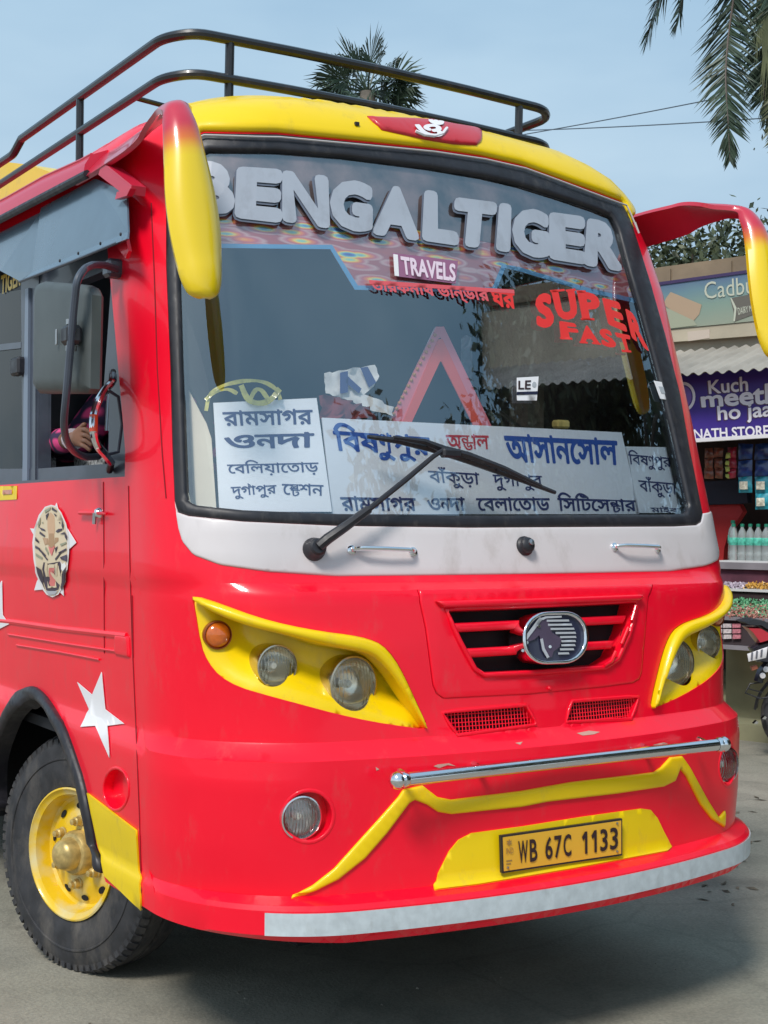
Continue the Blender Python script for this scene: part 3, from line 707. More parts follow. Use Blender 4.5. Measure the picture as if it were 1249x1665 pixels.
# ---- wiper
cW = UZ([(511, 893)], .01); c1, n1 = SP(cW, .006)[0], SN(cW)[0]
wip = MB().lathe([(-.004, .037), (.008, .036), (.018, .030), (.040, .027), (.046, .021), (.048, .001)], c1, n1, 24).obj('wiper', RUB, bus)
k0 = c1+n1*.045
WP = [SP(UZ([p], o), o)[0] for p, o in (((533, 876), .065), ((562, 856), .075), ((600, 828), .075), ((660, 780), .072), ((705, 742), .066), ((722, 731), .062))]
arm = MB().tube([k0]+WP[:3], [.017, .017, .0155, .0135], 8).tube(WP[2:], [.0095, .0095, .0085, .0075], 8); arm.obj('wiper_arm', RUB, wip)
def chain(pts, o): return [SP(UZ([p], o), o)[0] for p in pts]
bl = chain([(598, 710), (650, 717), (700, 729), (760, 748), (830, 773), (903, 801)], .022)
MB().tube(bl, [.007, .012, .013, .013, .012, .007], 6).obj('wiper_blade', RUB, wip)
b2 = chain([(640, 711), (690, 718), (722, 731), (760, 740), (820, 762), (880, 790)], .050)
MB().tube(b2, [.006, .010, .014, .013, .010, .006], 6).obj('blade_frame', RUB, wip)
for p, q in (((650, 713), (636, 716)), ((700, 722), (694, 728)), ((760, 741), (764, 750)), ((850, 776), (852, 782)), ((812, 760), (806, 766))):
    MB().tube([chain([p], .05)[0], chain([q], .022)[0]], .006, 6).obj('blade_claw', RUB, wip)
MB().box(chain([(733, 737)], .06)[0], (.075, .03, .03), bev=.008).obj('blade_clip', RUB, wip)
# ---- lettering on the windscreen
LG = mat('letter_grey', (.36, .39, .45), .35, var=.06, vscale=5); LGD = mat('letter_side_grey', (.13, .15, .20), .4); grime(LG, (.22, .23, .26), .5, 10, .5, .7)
ban = poly([(293, 275), (340, 246), (450, 248), (560, 257), (700, 275), (788, 290), (847, 304), (914, 325), (970, 344), (994, 356), (1006, 385), (1022, 440), (1036, 493), (960, 476), (845, 441), (822, 436), (806, 474), (720, 474), (577, 471), (537, 405), (440, 404), (295, 402)], -.02)
def banner_mat():
    m = bpy.data.materials.new('holographic_banner_print'); m.use_nodes = True; n = m.node_tree; b = n.nodes['Principled BSDF']; L = n.links.new
    t = n.nodes.new('ShaderNodeTexCoord'); mp_ = n.nodes.new('ShaderNodeMapping'); mp_.inputs['Scale'].default_value = (8, 4, 34)
    v = n.nodes.new('ShaderNodeTexVoronoi'); v.inputs['Scale'].default_value = 1.0; v.inputs['Randomness'].default_value = 1
    q = n.nodes.new('ShaderNodeTexNoise'); q.inputs['Scale'].default_value = 6; q.inputs['Detail'].default_value = 4
    r = n.nodes.new('ShaderNodeValToRGB'); e = r.color_ramp.elements
    e[0].position = .0; e[0].color = (.05, .07, .34, 1); e[1].position = 1; e[1].color = (.46, .13, .12, 1)
    for p, c in ((.16, (.12, .26, .62)), (.25, (.30, .68, .55)), (.32, (.90, .75, .15)), (.39, (.85, .28, .10)), (.5, (.55, .16, .20)), (.62, (.62, .42, .42)), (.72, (.40, .13, .14))):
        x = e.new(p); x.color = (*c, 1)
    mx_ = n.nodes.new('ShaderNodeMath'); mx_.operation = 'MULTIPLY_ADD'; mx_.inputs[1].default_value = .45; mx_.inputs[2].default_value = -.18
    ad = n.nodes.new('ShaderNodeMath'); ad.operation = 'ADD'
    L(t.outputs['Object'], mp_.inputs[0]); L(mp_.outputs[0], v.inputs[0]); L(t.outputs['Object'], q.inputs[0]); L(q.outputs[0], mx_.inputs[0]); L(v.outputs['Distance'], ad.inputs[0])
    L(mx_.outputs[0], ad.inputs[1]); L(ad.outputs[0], r.inputs[0]); L(r.outputs[0], b.inputs['Base Color'])
    b.inputs['Roughness'].default_value = .5; return m
bn = patch('windscreen_banner', ban, banner_mat(), bus, res=.08, off=-.022, thick=.002, knots=False)
upb = poly([(293, 275), (340, 246), (450, 248), (560, 257), (700, 275), (788, 290), (847, 304), (914, 325), (970, 344), (994, 356), (1006, 385), (1020, 436), (955, 420), (833, 400), (750, 386), (682, 374), (537, 356), (384, 340), (293, 334)], -.02)
patch('banner_top_sheet', upb, mat('smoky_banner_film', (.12, .115, .125), .5, var=.55, vscale=9, var2=(.26, .18, .17)), bn, res=.08, off=-.0205, thick=.001, knots=False)
BLU = mat('sky_blue_print', (.14, .36, .60), .4)
for L in ([(295, 402), (440, 404), (537, 405), (577, 471), (720, 474), (806, 474), (822, 436), (845, 441), (960, 476), (1036, 493)],):
    T_ = np.array(L, float); up = T_+(0, 0); lo_ = T_+(0, -7); lo_[3] += (5, 0); lo_[2] += (3, 0); lo_[5] += (-5, 0); lo_[6] += (-5, 0)
    spoly_flat('banner_border', list(map(tuple, up))+list(map(tuple, lo_[::-1])), BLU, bn, off=-.0195, res=.08)
BT = [('B', [(318, 259), (378, 266), (384, 352), (318, 344)]), ('E', [(385, 270), (461, 275), (459, 363), (381, 354)]), ('N', [(459, 276), (534, 286), (537, 372), (459, 360)]),
      ('G', [(537, 288), (607, 297), (606, 381), (536, 369)]), ('A', [(618, 300), (672, 305), (682, 392), (606, 381)]), ('L', [(690, 308), (740, 315), (747, 400), (686, 391)]),
      ('T', [(740, 320), (809, 329), (803, 406), (732, 398)]), ('I', [(812, 329), (832, 332), (830, 411), (806, 407)]), ('G', [(833, 335), (893, 343), (895, 423), (833, 412)]),
      ('E', [(893, 344), (952, 352), (955, 431), (893, 421)]), ('R', [(955, 354), (1005, 363), (1012, 442), (949, 431)])]
wd_ = None
for ch, q in BT:
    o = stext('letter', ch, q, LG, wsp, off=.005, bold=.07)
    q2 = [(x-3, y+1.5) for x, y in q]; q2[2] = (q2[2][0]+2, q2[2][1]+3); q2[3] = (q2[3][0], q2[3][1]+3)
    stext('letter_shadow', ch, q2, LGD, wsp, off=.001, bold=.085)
tvp = spoly_flat('travels_plate', [(639, 411), (745, 424), (741, 461), (645, 449)], mat('plum_print', (.30, .12, .22), .5), bus, off=.002, res=.08)
spoly_flat('plate_bar', [(640, 413), (647, 414), (649, 449), (642, 448)], WPR, tvp, off=.004, res=.1)
stext('letter', 'TRAVELS', [(651, 416), (741, 429), (741, 458), (655, 446)], mat('pale_pink_print', (.78, .62, .72), .5), tvp, off=.0045, bold=.035)
RPR = mat('red_print', (.80, .035, .03), .4); RPK = mat('pink_red_print', (.70, .10, .12), .45)
stext('letter', 'তারকনাথ ভান্ডার', [(602, 456), (792, 470), (800, 497), (606, 477)], RPK, wsp, off=.003, bold=.03)
stext('letter', 'ঘর', [(796, 470), (836, 475), (840, 503), (801, 497)], RPR, wsp, off=.003, bold=.035)
spoly_flat('matra_line', [(600, 455), (836, 471), (837, 477), (602, 462)], RPK, wsp, off=.0035, res=.08)
SF = lambda pts: Zc(850, 450, 5.677, pts)
for ch, q in [('S', [(112, 165), (262, 140), (300, 465), (130, 475)]), ('U', [(262, 130), (475, 112), (520, 390), (325, 405)]), ('P', [(500, 130), (700, 155), (735, 400), (550, 390)]), ('E', [(730, 190), (895, 235), (970, 515), (790, 440)]), ('R', [(945, 290), (1055, 350), (1170, 695), (1005, 560)]),
              ('F', [(335, 405), (485, 430), (545, 575), (352, 570)]), ('A', [(545, 450), (640, 450), (712, 622), (532, 608)]), ('S', [(700, 470), (812, 490), (880, 662), (735, 640)]), ('T', [(845, 510), (990, 540), (1010, 695), (930, 690)])]:
    stext('letter', ch, SF(q), RPR, wsp, off=.004, bold=.06)
for q in [[(255, 122), (385, 112), (390, 130), (262, 145)], [(400, 118), (485, 108), (490, 128), (405, 138)], [(500, 125), (580, 125), (584, 145), (504, 147)], [(540, 378), (660, 382), (664, 402), (542, 398)], [(345, 558), (455, 562), (462, 580), (352, 576)], [(525, 596), (600, 600), (604, 616), (530, 612)], [(640, 604), (722, 612), (728, 628), (646, 620)], [(915, 672), (1000, 680), (1006, 698), (922, 694)]]:
    spoly_flat('letter_serif', SF(q), RPR, wsp, off=.0042, res=.08)
st = spoly_flat('sticker', [(841, 614), (876, 612), (873, 651), (841, 651)], WPR, bus, off=.003, res=.1)
stext('letter', 'LE', [(843, 619), (864, 618), (863, 633), (843, 633)], PT, st, off=.005, bold=.02)
spoly_flat('sticker_band', [(841, 637), (875, 636), (874, 641), (841, 642)], NV, st, off=.005, res=.1)
spoly_flat('sticker_disc', ell(869, 625, 3.5, 4.5, 10), mat('grey_print', (.4, .42, .45), .5), st, off=.005, res=.1)
st = spoly_flat('sticker', [(1064, 619), (1082, 622), (1091, 651), (1074, 648)], WPR, bus, off=.003, res=.1)
spoly_flat('sticker_scribble', [(1071, 628), (1079, 629), (1082, 640), (1076, 639)], MATS['grey_print'], st, off=.005, res=.1)

# ---- roof horns (curved mirror arms)
def horn_mat():
    m = bpy.data.materials.new('horn_red_to_yellow_paint'); m.use_nodes = True; n = m.node_tree; b = n.nodes['Principled BSDF']; L = n.links.new
    t = n.nodes.new('ShaderNodeTexCoord'); s = n.nodes.new('ShaderNodeSeparateXYZ'); q = n.nodes.new('ShaderNodeTexNoise'); q.inputs['Scale'].default_value = 9
    r = n.nodes.new('ShaderNodeValToRGB'); e = r.color_ramp.elements; e[0].position = .0; e[0].color = (.83, .58, .004, 1); e[1].position = 1; e[1].color = (.55, .02, .05, 1)
    x = e.new(.5); x.color = (.72, .17, .02, 1)
    g = n.nodes.new('ShaderNodeAttribute'); g.attribute_name = 'along'
    L(g.outputs['Fac'], r.inputs[0]); L(r.outputs[0], b.inputs['Base Color']); b.inputs['Roughness'].default_value = .3; b.inputs['Coat Weight'].default_value = .6; b.inputs['Coat Roughness'].default_value = .06
    return m
HM = horn_mat()
def horn(sx):
    # outer and inner edges of the moulded arm, from its root on the roof edge over the peak to the tip
    O = [onX(118, 297, -1.205), onX(150, 279, -1.205), onX(180, 259, -1.205), onX(202, 244, -1.205), onX(221, 226, -1.21), onX(232, 207, -1.215), onX(245, 187, -1.225), onX(256, 173, -1.235)]
    O[-1][1] = .47
    I = [np.array([x_, p[1], p[2]+h_]) for p, x_, h_ in zip(O, (-1.10, -1.10, -1.10, -1.10, -1.10, -1.105, -1.11, -1.12), (.115, .115, .115, .112, .10, .08, .05, .025))]
    hp_ = [((264, 176), (306, 166), .385), ((266, 190), (318, 186), .352), ((268, 212), (328, 211), .325), ((270, 252), (339, 252), .300), ((272, 314), (354, 314), .272), ((279, 370), (362, 370), .250), ((289, 417), (364, 417), .232), ((299, 451), (364, 451), .216), ((309, 471), (360, 471), .208), ((319, 479), (353, 481), .205), ((328, 483.5), (345, 484.5), .204)]
    for a, b, y in hp_: O.append(onY(*a, y)); I.append(onY(*b, y))
    O, I = np.array(O), np.array(I); n0 = len(O)
    tt = np.linspace(0, n0-1, 90)
    def cr(Y):
        out = []
        for q in tt:
            i = min(int(q), n0-2); f = q-i; p0, p1, p2, p3 = Y[max(i-1, 0)], Y[i], Y[i+1], Y[min(i+2, n0-1)]
            out.append(.5*((2*p1)+(-p0+p2)*f+(2*p0-5*p1+4*p2-p3)*f*f+(-p0+3*p1-3*p2+p3)*f**3))
        return np.array(out)
    O, I = cr(O), cr(I); C_ = (O+I)/2; V = []; A = []; ns = 13
    for i in range(len(C_)):
        a_, b_ = max(i-2, 0), min(i+2, len(C_)-1); T_ = C_[b_]-C_[a_]; T_ /= np.linalg.norm(T_); wv = (I[i]-O[i])/2; W_ = np.linalg.norm(wv); nv = np.cross(wv/W_, T_); nv /= np.linalg.norm(nv)
        if np.dot(nv, [0, -1, 1.]) < 0: nv = -nv
        g = np.clip((tt[i]-5)/4, .12, 1); hgt = min(.042, W_*.62)*g
        al = float(np.clip((C_[i][2]-2.635)/.09, 0, 1)) if tt[i] > 7 else 1.; 
        for k in range(ns): a = -1+2*k/(ns-1); V.append(C_[i]+wv*a+nv*hgt*((1-abs(a)**2.6)-.35)); A.append(al)
        for k in range(ns): a = 1-2*k/(ns-1); V.append(C_[i]+wv*a*.94+nv*(hgt*((1-abs(a)**2.6)-.35)-.016)); A.append(al)
    V = np.array(V); m_ = 2*ns; Fc = []
    for i in range(len(C_)-1):
        for k in range(m_): Fc.append((i*m_+k, (i+1)*m_+k, (i+1)*m_+(k+1) % m_, i*m_+(k+1) % m_))
    Fc.append(tuple(range(m_))); Fc.append(tuple((len(C_)-1)*m_+k for k in range(m_))[::-1])
    if sx > 0: V = V*(-1, 1, 1); Fc = [f[::-1] for f in Fc]
    import bmesh
    me = rawmesh('roof_horn', V, Fc); bm = bmesh.new(); bm.from_mesh(me); bmesh.ops.recalc_face_normals(bm, faces=bm.faces); bm.to_mesh(me); bm.free()
    o = link('roof_horn', me, bus, HM); sharp(o, 50)
    at = o.data.attributes.new('along', 'FLOAT', 'POINT'); at.data.foreach_set('value', [float(x) for x in A])
    return o
horn(-1); horn(1)

stube('pillar_crease', [(246, 330), (251, 450), (256, 600), (264, 740), (270, 810)], .002, mat('dark_seam', (.25, .004, .01), .6), front, .0006, 5, 1)
# ---- side sheets
def side(L, off=0., sm=0): return poly(L, off, sm)
zb_w = UZ([(120, 782)])[0][1]
ARCH = Zc(0, 780, 2.974, [(-120, 1005), (0, 992), (60, 985), (110, 985), (170, 1000), (220, 1040), (270, 1110), (320, 1200), (360, 1310), (400, 1430)])+Zc(0, 1150, 2.974, [(390, 300), (425, 430), (450, 560), (480, 700), (500, 830), (512, 930)])
AU = UZ(ARCH); AU = AU[3:]; au = AU.copy()
apex = AU[AU[:, 1].argmax()]
rest = AU[AU[:, 0] >= apex[0]-1e-6]; rest = rest[np.argsort(rest[:, 0])]
left_half = np.stack([2*apex[0]-rest[:, 0], rest[:, 1]], 1)[::-1]
ARC = np.concatenate([left_half, rest[1:]])          # closed at the bottom
ARC[0, 1] = ARC[-1, 1] = .20
ARCs = smoothp(ARC, 1, False)
WTOP, WBOT = 2.735, UZ([(202, 775)])[0][1]
WR = UZ(dens([(203, 775), (205, 620), (206, 450), (208, 330), (209, 296)], 30, False)); WTOP = WR[-1, 1]
WB = np.array([(-8.6, WBOT)]+[tuple(p) for p in WR]+[(-8.6, WTOP)])
DIM = circ(UZ([(189, 1284)])[0], .070, 24)*(1, 1); DIM = UZ(ell(189, 1283, 21, 35, 24))
DIAG = [(143, 1289), (223, 1350), (231, 1480), (171, 1424)]
ztop = 3.07
so = [(-9.4, .42)]+[(-9.4, ztop), (US, ztop)]
botR = UZ(dens([(231, 1482), (200, 1472), (172, 1460)], 15, False))
outer_side = np.array([(-9.4, .48), (ARCs[0, 0]-.02, .48)]+[tuple(p) for p in ARCs if p[1] > (.49 if p[0] < apex[0] else .38)]+[(ARCs[-1, 0]+.004, .385)]+[(US, .375), (US, ztop), (-9.4, ztop)])
sd = patch('side_body', outer_side, RED, bus, holes=[WB, DIM], res=.06, thick=.03, back=DRK, coarse=(-4.2, .4), rimres=.03)
msd = patch('side_body', mir(np.array([(-9.4, .40), (US, .375), (US, ztop), (-9.4, ztop)])), RED, bus, holes=[mir(WB)], res=.12, thick=.03, back=DRK, coarse=None, rimres=.1)
patch('side_window', mir(WB), GLD, bus, res=.3, off=-.01, thick=.004, knots=False, rimres=.2)
mat('dark_seam', (.25, .004, .01), .6); stube('seam_strip', [(209, 790), (211, 900), (215, 1040), (221, 1180), (227, 1330), (231, 1476)], .0022, MATS['dark_seam'], sd, .0008, 5)
# round dimple
patch('fuel_recess', grow(DIM, .004), RED, sd, holes=[grow(DIM, -.006)], res=.02, off=.004, thick=.04, rnd=.004, rimres=.012)
patch('recess_back', grow(DIM, .003), RED, sd, res=.03, off=-.032, thick=.002, knots=False)
# wheel arch rubber lip
al = ARCs[ARCs[:, 1] > .36]
lip = patch('arch_lip', np.concatenate([al, grow(np.concatenate([al, al[::-1]*(1, 1)]), 0)[:0], (al*(1, 1))[::-1]+0]) if False else np.concatenate([grow(np.concatenate([al, [(al[-1, 0], .2), (al[0, 0], .2)]]), .004)[:len(al)], grow(np.concatenate([al, [(al[-1, 0], .2), (al[0, 0], .2)]]), -.046)[:len(al)][::-1]]), RUB, sd, res=.03, off=.024, thick=.06, rnd=.020, rimres=.02, knots=False)
patch('yellow_flash', poly(DIAG, .002), YELP, sd, res=.04, off=.007, thick=.006)
# stars and sticker
def star(name, pts, par, off=.005): return spoly_flat(name, pts, WPR, par, off=off, res=.05)
star('star_sticker', Zc(0, 780, 2.974, [(490, 930), (507, 1110), (600, 1180), (518, 1190), (528, 1345), (460, 1190), (388, 1195), (430, 1110), (372, 978), (445, 1040)]), sd)
star('star_sticker', Zc(0, 780, 2.974, [(8, 488), (12, 655), (44, 698), (-10, 725), (-60, 900), (-110, 730), (-200, 740), (-130, 650), (-160, 540), (-70, 590)]), sd)
tig = star('tiger_sticker', Zc(0, 780, 2.974, [(272, 112), (290, 180), (368, 305), (318, 350), (300, 470), (308, 562), (285, 540), (215, 530), (165, 535), (190, 450), (180, 300), (145, 235), (200, 240), (250, 170)]), bus)
TG = lambda pts: Zc(40, 800, 8.76, pts)
TM = {k: mat('tiger_'+k, c, .45) for k, c in dict(rim=(.78, .72, .70), cream=(.70, .56, .38), brown=(.42, .24, .12), tan=(.62, .38, .22), dark=(.05, .03, .05), pink=(.70, .18, .16), olive=(.30, .30, .20), maroon=(.25, .03, .05), white=(.85, .83, .8), grey=(.42, .42, .45)).items()}
def tg(n_, pts, c, off): return spoly_flat(n_, TG(pts), TM[c], tig, off=.006+(off-.003)*.9, res=.1, sm=0, thick=.0005)
tg('face_outline', [(375, 182), (450, 200), (520, 290), (590, 450), (625, 620), (632, 850), (610, 1100), (560, 1330), (480, 1460), (395, 1500), (310, 1460), (240, 1370), (170, 1200), (125, 950), (110, 720), (135, 520), (200, 330), (290, 210)], 'rim', .004)
tg('face_field', [(375, 200), (445, 220), (505, 300), (570, 450), (600, 620), (605, 850), (585, 1090), (540, 1300), (470, 1440), (395, 1480), (320, 1440), (260, 1350), (195, 1190), (150, 950), (138, 720), (165, 520), (225, 340), (300, 225)], 'cream', .005)
tg('nose_bridge', [(370, 290), (420, 340), (430, 520), (420, 620), (420, 740), (380, 770), (335, 740), (340, 620), (325, 520), (325, 380)], 'tan', .006)
tg('nose_shade', [(350, 590), (415, 590), (425, 760), (380, 800), (335, 755)], 'brown', .0065)
tg('cheek_patch', [(255, 650), (330, 660), (340, 740), (290, 760)], 'brown', .006); tg('cheek_patch', [(430, 650), (480, 650), (480, 700), (432, 740)], 'brown', .006)
tg('mouth', [(270, 1000), (340, 1020), (500, 990), (530, 1080), (515, 1250), (480, 1390), (400, 1420), (310, 1400), (270, 1280), (250, 1100)], 'dark', .006)
tg('tongue', [(350, 1080), (430, 1080), (430, 1340), (380, 1360), (350, 1300)], 'pink', .007)
for f in ([(290, 1010), (325, 1010), (335, 1200), (305, 1210)], [(435, 1020), (470, 1010), (465, 1190), (440, 1210)], [(325, 1270), (345, 1340), (430, 1340), (440, 1270), (455, 1360), (330, 1370)], [(345, 1030), (425, 1030), (420, 1080), (350, 1080)]): tg('tooth', f, 'cream', .0075)
tg('nose_tip', [(335, 770), (380, 800), (430, 765), (400, 860), (385, 910), (360, 860)], 'pink', .0075)
for f in ([(205, 500), (280, 530), (300, 560), (240, 545)], [(440, 560), (480, 525), (530, 520), (535, 545), (470, 580)]): tg('eye', f, 'dark', .007)
strp = [[(285, 260), (370, 215), (360, 250), (290, 300)], [(390, 215), (460, 270), (450, 285), (385, 250)], [(300, 330), (345, 290), (330, 340), (310, 400)], [(410, 300), (455, 330), (440, 350)], [(210, 380), (225, 360), (220, 450), (195, 510), (185, 460)], [(530, 400), (555, 470), (545, 540), (525, 480)], [(150, 640), (200, 700), (205, 730), (150, 690)], [(150, 760), (215, 800), (215, 825), (150, 800)], [(155, 870), (250, 930), (250, 960), (160, 910)], [(200, 790), (300, 900), (290, 915), (200, 830)], [(160, 1060), (235, 1110), (260, 1300), (290, 1390), (215, 1250)], [(545, 1120), (590, 1090), (575, 1250), (520, 1390), (510, 1350)], [(500, 740), (590, 710), (595, 730), (520, 770)], [(480, 860), (590, 800), (595, 825), (490, 890)], [(500, 930), (600, 890), (600, 990), (520, 960)], [(565, 560), (600, 620), (600, 690), (570, 640)], [(240, 430), (262, 425), (260, 450)], [(485, 430), (505, 428), (500, 452)], [(215, 560), (290, 620), (280, 640), (210, 590)], [(500, 600), (560, 570), (560, 600)], [(300, 780), (340, 860), (335, 900), (290, 810)], [(430, 800), (470, 770), (440, 870)], [(250, 860), (330, 960), (320, 975), (245, 880)], [(430, 950), (520, 840), (520, 865), (440, 975)]]
for i, f in enumerate(strp): tg('stripe', f, 'dark' if i % 4 else 'olive', .008)
tg('beard', [(300, 1410), (470, 1410), (430, 1460), (340, 1465)], 'grey', .007)
tg('whisker_patch', [(520, 1040), (570, 1000), (590, 1060), (545, 1130), (520, 1100)], 'white', .008)
# belt moulding on the lower door
for pts, r_ in (([(-400, 640), (75, 688), (300, 720), (620, 755)], .012),):
    stube('belt_moulding', Zc(0, 780, 2.974, pts), .013, RED, sd, -.005, 8, 1)
for a in ([(80, 800), (300, 835), (480, 870)], [(40, 748), (300, 790), (600, 835)]): stube('sill_bead', Zc(0, 780, 2.974, a), .004, RED, sd, .003, 6, 1)
patch('belt_end_block', poly(Zc(0, 780, 2.974, [(560, 745), (625, 757), (630, 860), (560, 845)])), RED, sd, res=.03, off=.008, thick=.02, rnd=.008, rimres=.012)
# door seams
for L in ([(500, 10), (503, 400), (505, 840)], [(640, 560), (645, 860)]): stube('door_seam', Zc(0, 780, 2.974, L), .0022, MATS['dark_seam'], sd, .0008, 5)
# door lock handle
hq = Zc(0, 780, 2.974, [(385, 160), (515, 165), (458, 160), (455, 215)])
cH = UZ([hq[2]], .02)[0]
hd = MB().lathe([(-.002, .020), (.008, .019), (.018, .012), (.020, .001)], SP(cH[None], 0)[0], SN(cH[None])[0], 14).obj('door_handle', CHR, bus)
MB().tube(SP(UZ([hq[0], hq[2], hq[1]], .012), .012), [.007, .008, .004], 8).obj('handle_bar', RED, hd)
MB().tube(SP(UZ([hq[2], hq[3]], .015), .015), .007, 8).obj('key_cap', STL, hd)
for p in ((20, 45 / 1), ): pass
# yellow marker under the window
spoly_flat('yellow_marker', [(-60, 792), (27, 790), (27, 812), (-60, 817)], YELP, sd, off=.003, res=.08)
spoly_flat('amber_reflector', [(4, 797), (19, 796), (19, 803), (4, 804)], mat('amber_lens', (.62, .13, .01), .12), sd, off=.006, res=.08)

# ---- left window band: frames, glass, visors
XS = -1.135
def prismX(name, px, X, th, m, parent, bev=0., **k):
    P = [onX(x, y, X) for x, y in px]; n = len(P); V = P+[p+np.array([th, 0, 0]) for p in P]
    a = sum(P[i][1]*P[(i+1) % n][2]-P[(i+1) % n][1]*P[i][2] for i in range(n))
    Fc = [tuple(range(n)), tuple(range(n, 2*n))[::-1]]+[(i, (i+n), (i+1) % n+n, (i+1) % n) for i in range(n)]
    if a > 0: Fc = [f[::-1] for f in Fc]
    o = mesh(name, V, Fc, m, parent, smooth=False, **k); return o
wf = prismX('window_frame', [(34, 455), (63, 446), (62, 786), (37, 788)], XS-.012, .05, FRM, bus)
prismX('frame_ridge', [(41, 470), (46, 468), (44, 785), (36, 786)], XS-.022, .02, mat('frame_ridge_grey', (.16, .20, .27), .35), wf)
prismX('frame_ridge', [(54, 480), (58, 478), (57, 780), (53, 780)], XS-.020, .02, FRM, wf)
prismX('window_sill', [(-700, 806), (-700, 765), (60, 762), (204, 752), (204, 775), (0, 788)], XS-.014, .05, FRM, sd)
prismX('sill_lip', [(-700, 812), (-700, 802), (0, 784), (204, 771), (205, 776), (0, 789)], XS-.028, .03, FRM, sd)
prismX('window_header', [(60, 486), (60, 440), (206, 385), (206, 425)], XS-.008, .05, FRM, sd)
prismX('front_post', [(180, 445), (206, 415), (206, 775), (176, 765)], XS-.008, .05, FRM, sd)
prismX('sash_post', [(180, 470), (188, 468), (175, 640), (168, 640)], XS-.004, .03, FRM, sd)
prismX('sash_post', [(64, 490), (68, 489), (66, 765), (62, 765)], XS-.002, .03, FRM, sd)
prismX('quarter_glass', [(184, 470), (192, 440), (180, 700), (170, 700)], XS+.004, .004, GLD, sd)
# rear windows
gx = [(34, 455), (34, 790)]
prismX('window_glass', [(36, 440), (36, 786), (-300, 800), (-300, 420)], XS+.005, .005, GLD, sd)
prismX('window_glass', [(-320, 420), (-320, 800), (-640, 830), (-640, 250)], XS+.005, .005, GLD, sd)
prismX('mid_rail', [(-300, 590), (34, 556), (34, 566), (-300, 604)], XS-.004, .03, FRM, sd)
prismX('window_frame', [(-325, 400), (-295, 400), (-295, 800), (-325, 802)], XS-.012, .05, FRM, sd)
prismX('curtain', [(30, 575), (30, 780), (-300, 800), (-300, 590)], XS+.08, .01, mat('navy_curtain', (.02, .025, .045), .9), sd)
prismX('reflection_sheet', [(34, 478), (33, 550), (-300, 590), (-300, 440)], XS+.05, .01, mat('crinkled_reflection', (.35, .42, .48), .15, bump=1., bscale=9, var=.6, vscale=9), sd)  # wavy white reflections of the pane, put into a pale crinkled sheet
flt = [(-35, 447), (33, 431), (33, 466), (-35, 481)]
V, T = text_mesh('TIGER', .03); q = quadmap(V, [(2, 448), (34, 434), (33, 464), (1, 480)]); 
mesh('window_letter', [onX(a, b, XS-.001) for a, b in q], T, mat('gold_print', (.75, .50, .08), .4), sd, smooth=False)
prismX('letter_band', [(-80, 440), (35, 424), (35, 470), (-80, 490)], XS+.003, .002, mat('black_print', (.012, .012, .016), .5), sd)
yw = onX(-640, 700, XS)[1]
for i in range(4):
    y0 = yw+i*1.15; MB().box((XS+.008, y0+.575, (WBOT+WTOP)/2), (.005, 1.1, WTOP-WBOT)).obj('window_glass', GLD, sd, smooth=False); MB().box((XS, y0, (WBOT+WTOP)/2), (.05, .07, WTOP-WBOT)).obj('window_frame', FRM, sd, smooth=False)
# catch
cb = onX(30, 596, XS-.03); MB().box(cb, (.04, .10, .07), bev=.015).obj('window_catch', RUB, sd)
# upper slanted visors
def vis(name, px, x_top, x_bot, th, par):
    ys = [p[1] for p in px]; P = []
    for (x, y, f) in px: P.append(onX(x, y, x_top+(x_bot-x_top)*f))
    n = len(P); V = P+[p+np.array([th, 0, 0]) for p in P]; Fc = [tuple(range(n)), tuple(range(n, 2*n))[::-1]]+[(i, i+n, (i+1) % n+n, (i+1) % n) for i in range(n)]
    a = sum(P[i][1]*P[(i+1) % n][2]-P[(i+1) % n][1]*P[i][2] for i in range(n))
    if a > 0: Fc = [f[::-1] for f in Fc]
    return mesh(name, V, Fc, VIS, par, smooth=False)
v1 = vis('window_visor', [(66, 338, 0), (155, 290, 0), (190, 306, .1), (206, 320, .2), (208, 377, .8), (207, 388, 1), (32, 458, 1), (52, 443, .85)], -1.165, -1.235, .006, bus)
v2 = vis('window_visor', [(-600, 620, 0), (-100, 420, 0), (0, 378, 0), (66, 345, 0), (52, 443, .9), (32, 457, 1), (0, 440, .9), (-100, 480, .9), (-600, 690, 1)], -1.155, -1.20, .006, sd)
stube('visor_lip', [(32, 458), (120, 424), (207, 388)], .005, FRM, v1, .085, 6)
for p in ((98, 424), (128, 412), (164, 396), (197, 381)): MB().lathe([(0, .006), (.004, .005), (.005, .001)], onX(*p, -1.238), (-1, 0, 0), 8).obj('rivet', RUB, v1)
_a, _b = onX(0, 357, -1.20), onX(142, 283, -1.20); MB().tube([_a+(_a-_b)*5, _a, _b], .015, 8).obj('drip_rubber', RUB, sd)
GM = mat('gutter_red', (.60, .015, .05), .36, coat=.3)
gl_ = [onX(x, y, -1.205) for x, y in ((0, 353), (60, 321), (118, 297), (135, 288))]; gl_ = [gl_[0]+(gl_[0]-gl_[2])*5]+gl_
V = []
for p in gl_: V += [p, p+np.array([.006, 0, .045]), p+np.array([.028, 0, .082]), p+np.array([.105, 0, .115]), p+np.array([.105, 0, .09]), p+np.array([.04, 0, .05]), p+np.array([.018, 0, 0])]
Fc = [(7*i+k, 7*i+(k+1) % 7, 7*i+7+(k+1) % 7, 7*i+7+k) for i in range(len(gl_)-1) for k in range(7)]+[tuple(range(7)), tuple(7*(len(gl_)-1)+k for k in range(7))[::-1]]
MB().tube([p+np.array([.03, 0, .083]) for p in gl_], .006, 6).obj('gutter_bead', GM, sd)
mesh('roof_gutter', V, Fc, GM, sd, ang=60)
prismX('gutter_bracket', [(165, 266), (176, 270), (214, 301), (212, 316), (196, 312), (160, 284)], -1.20, .05, GM, sd)
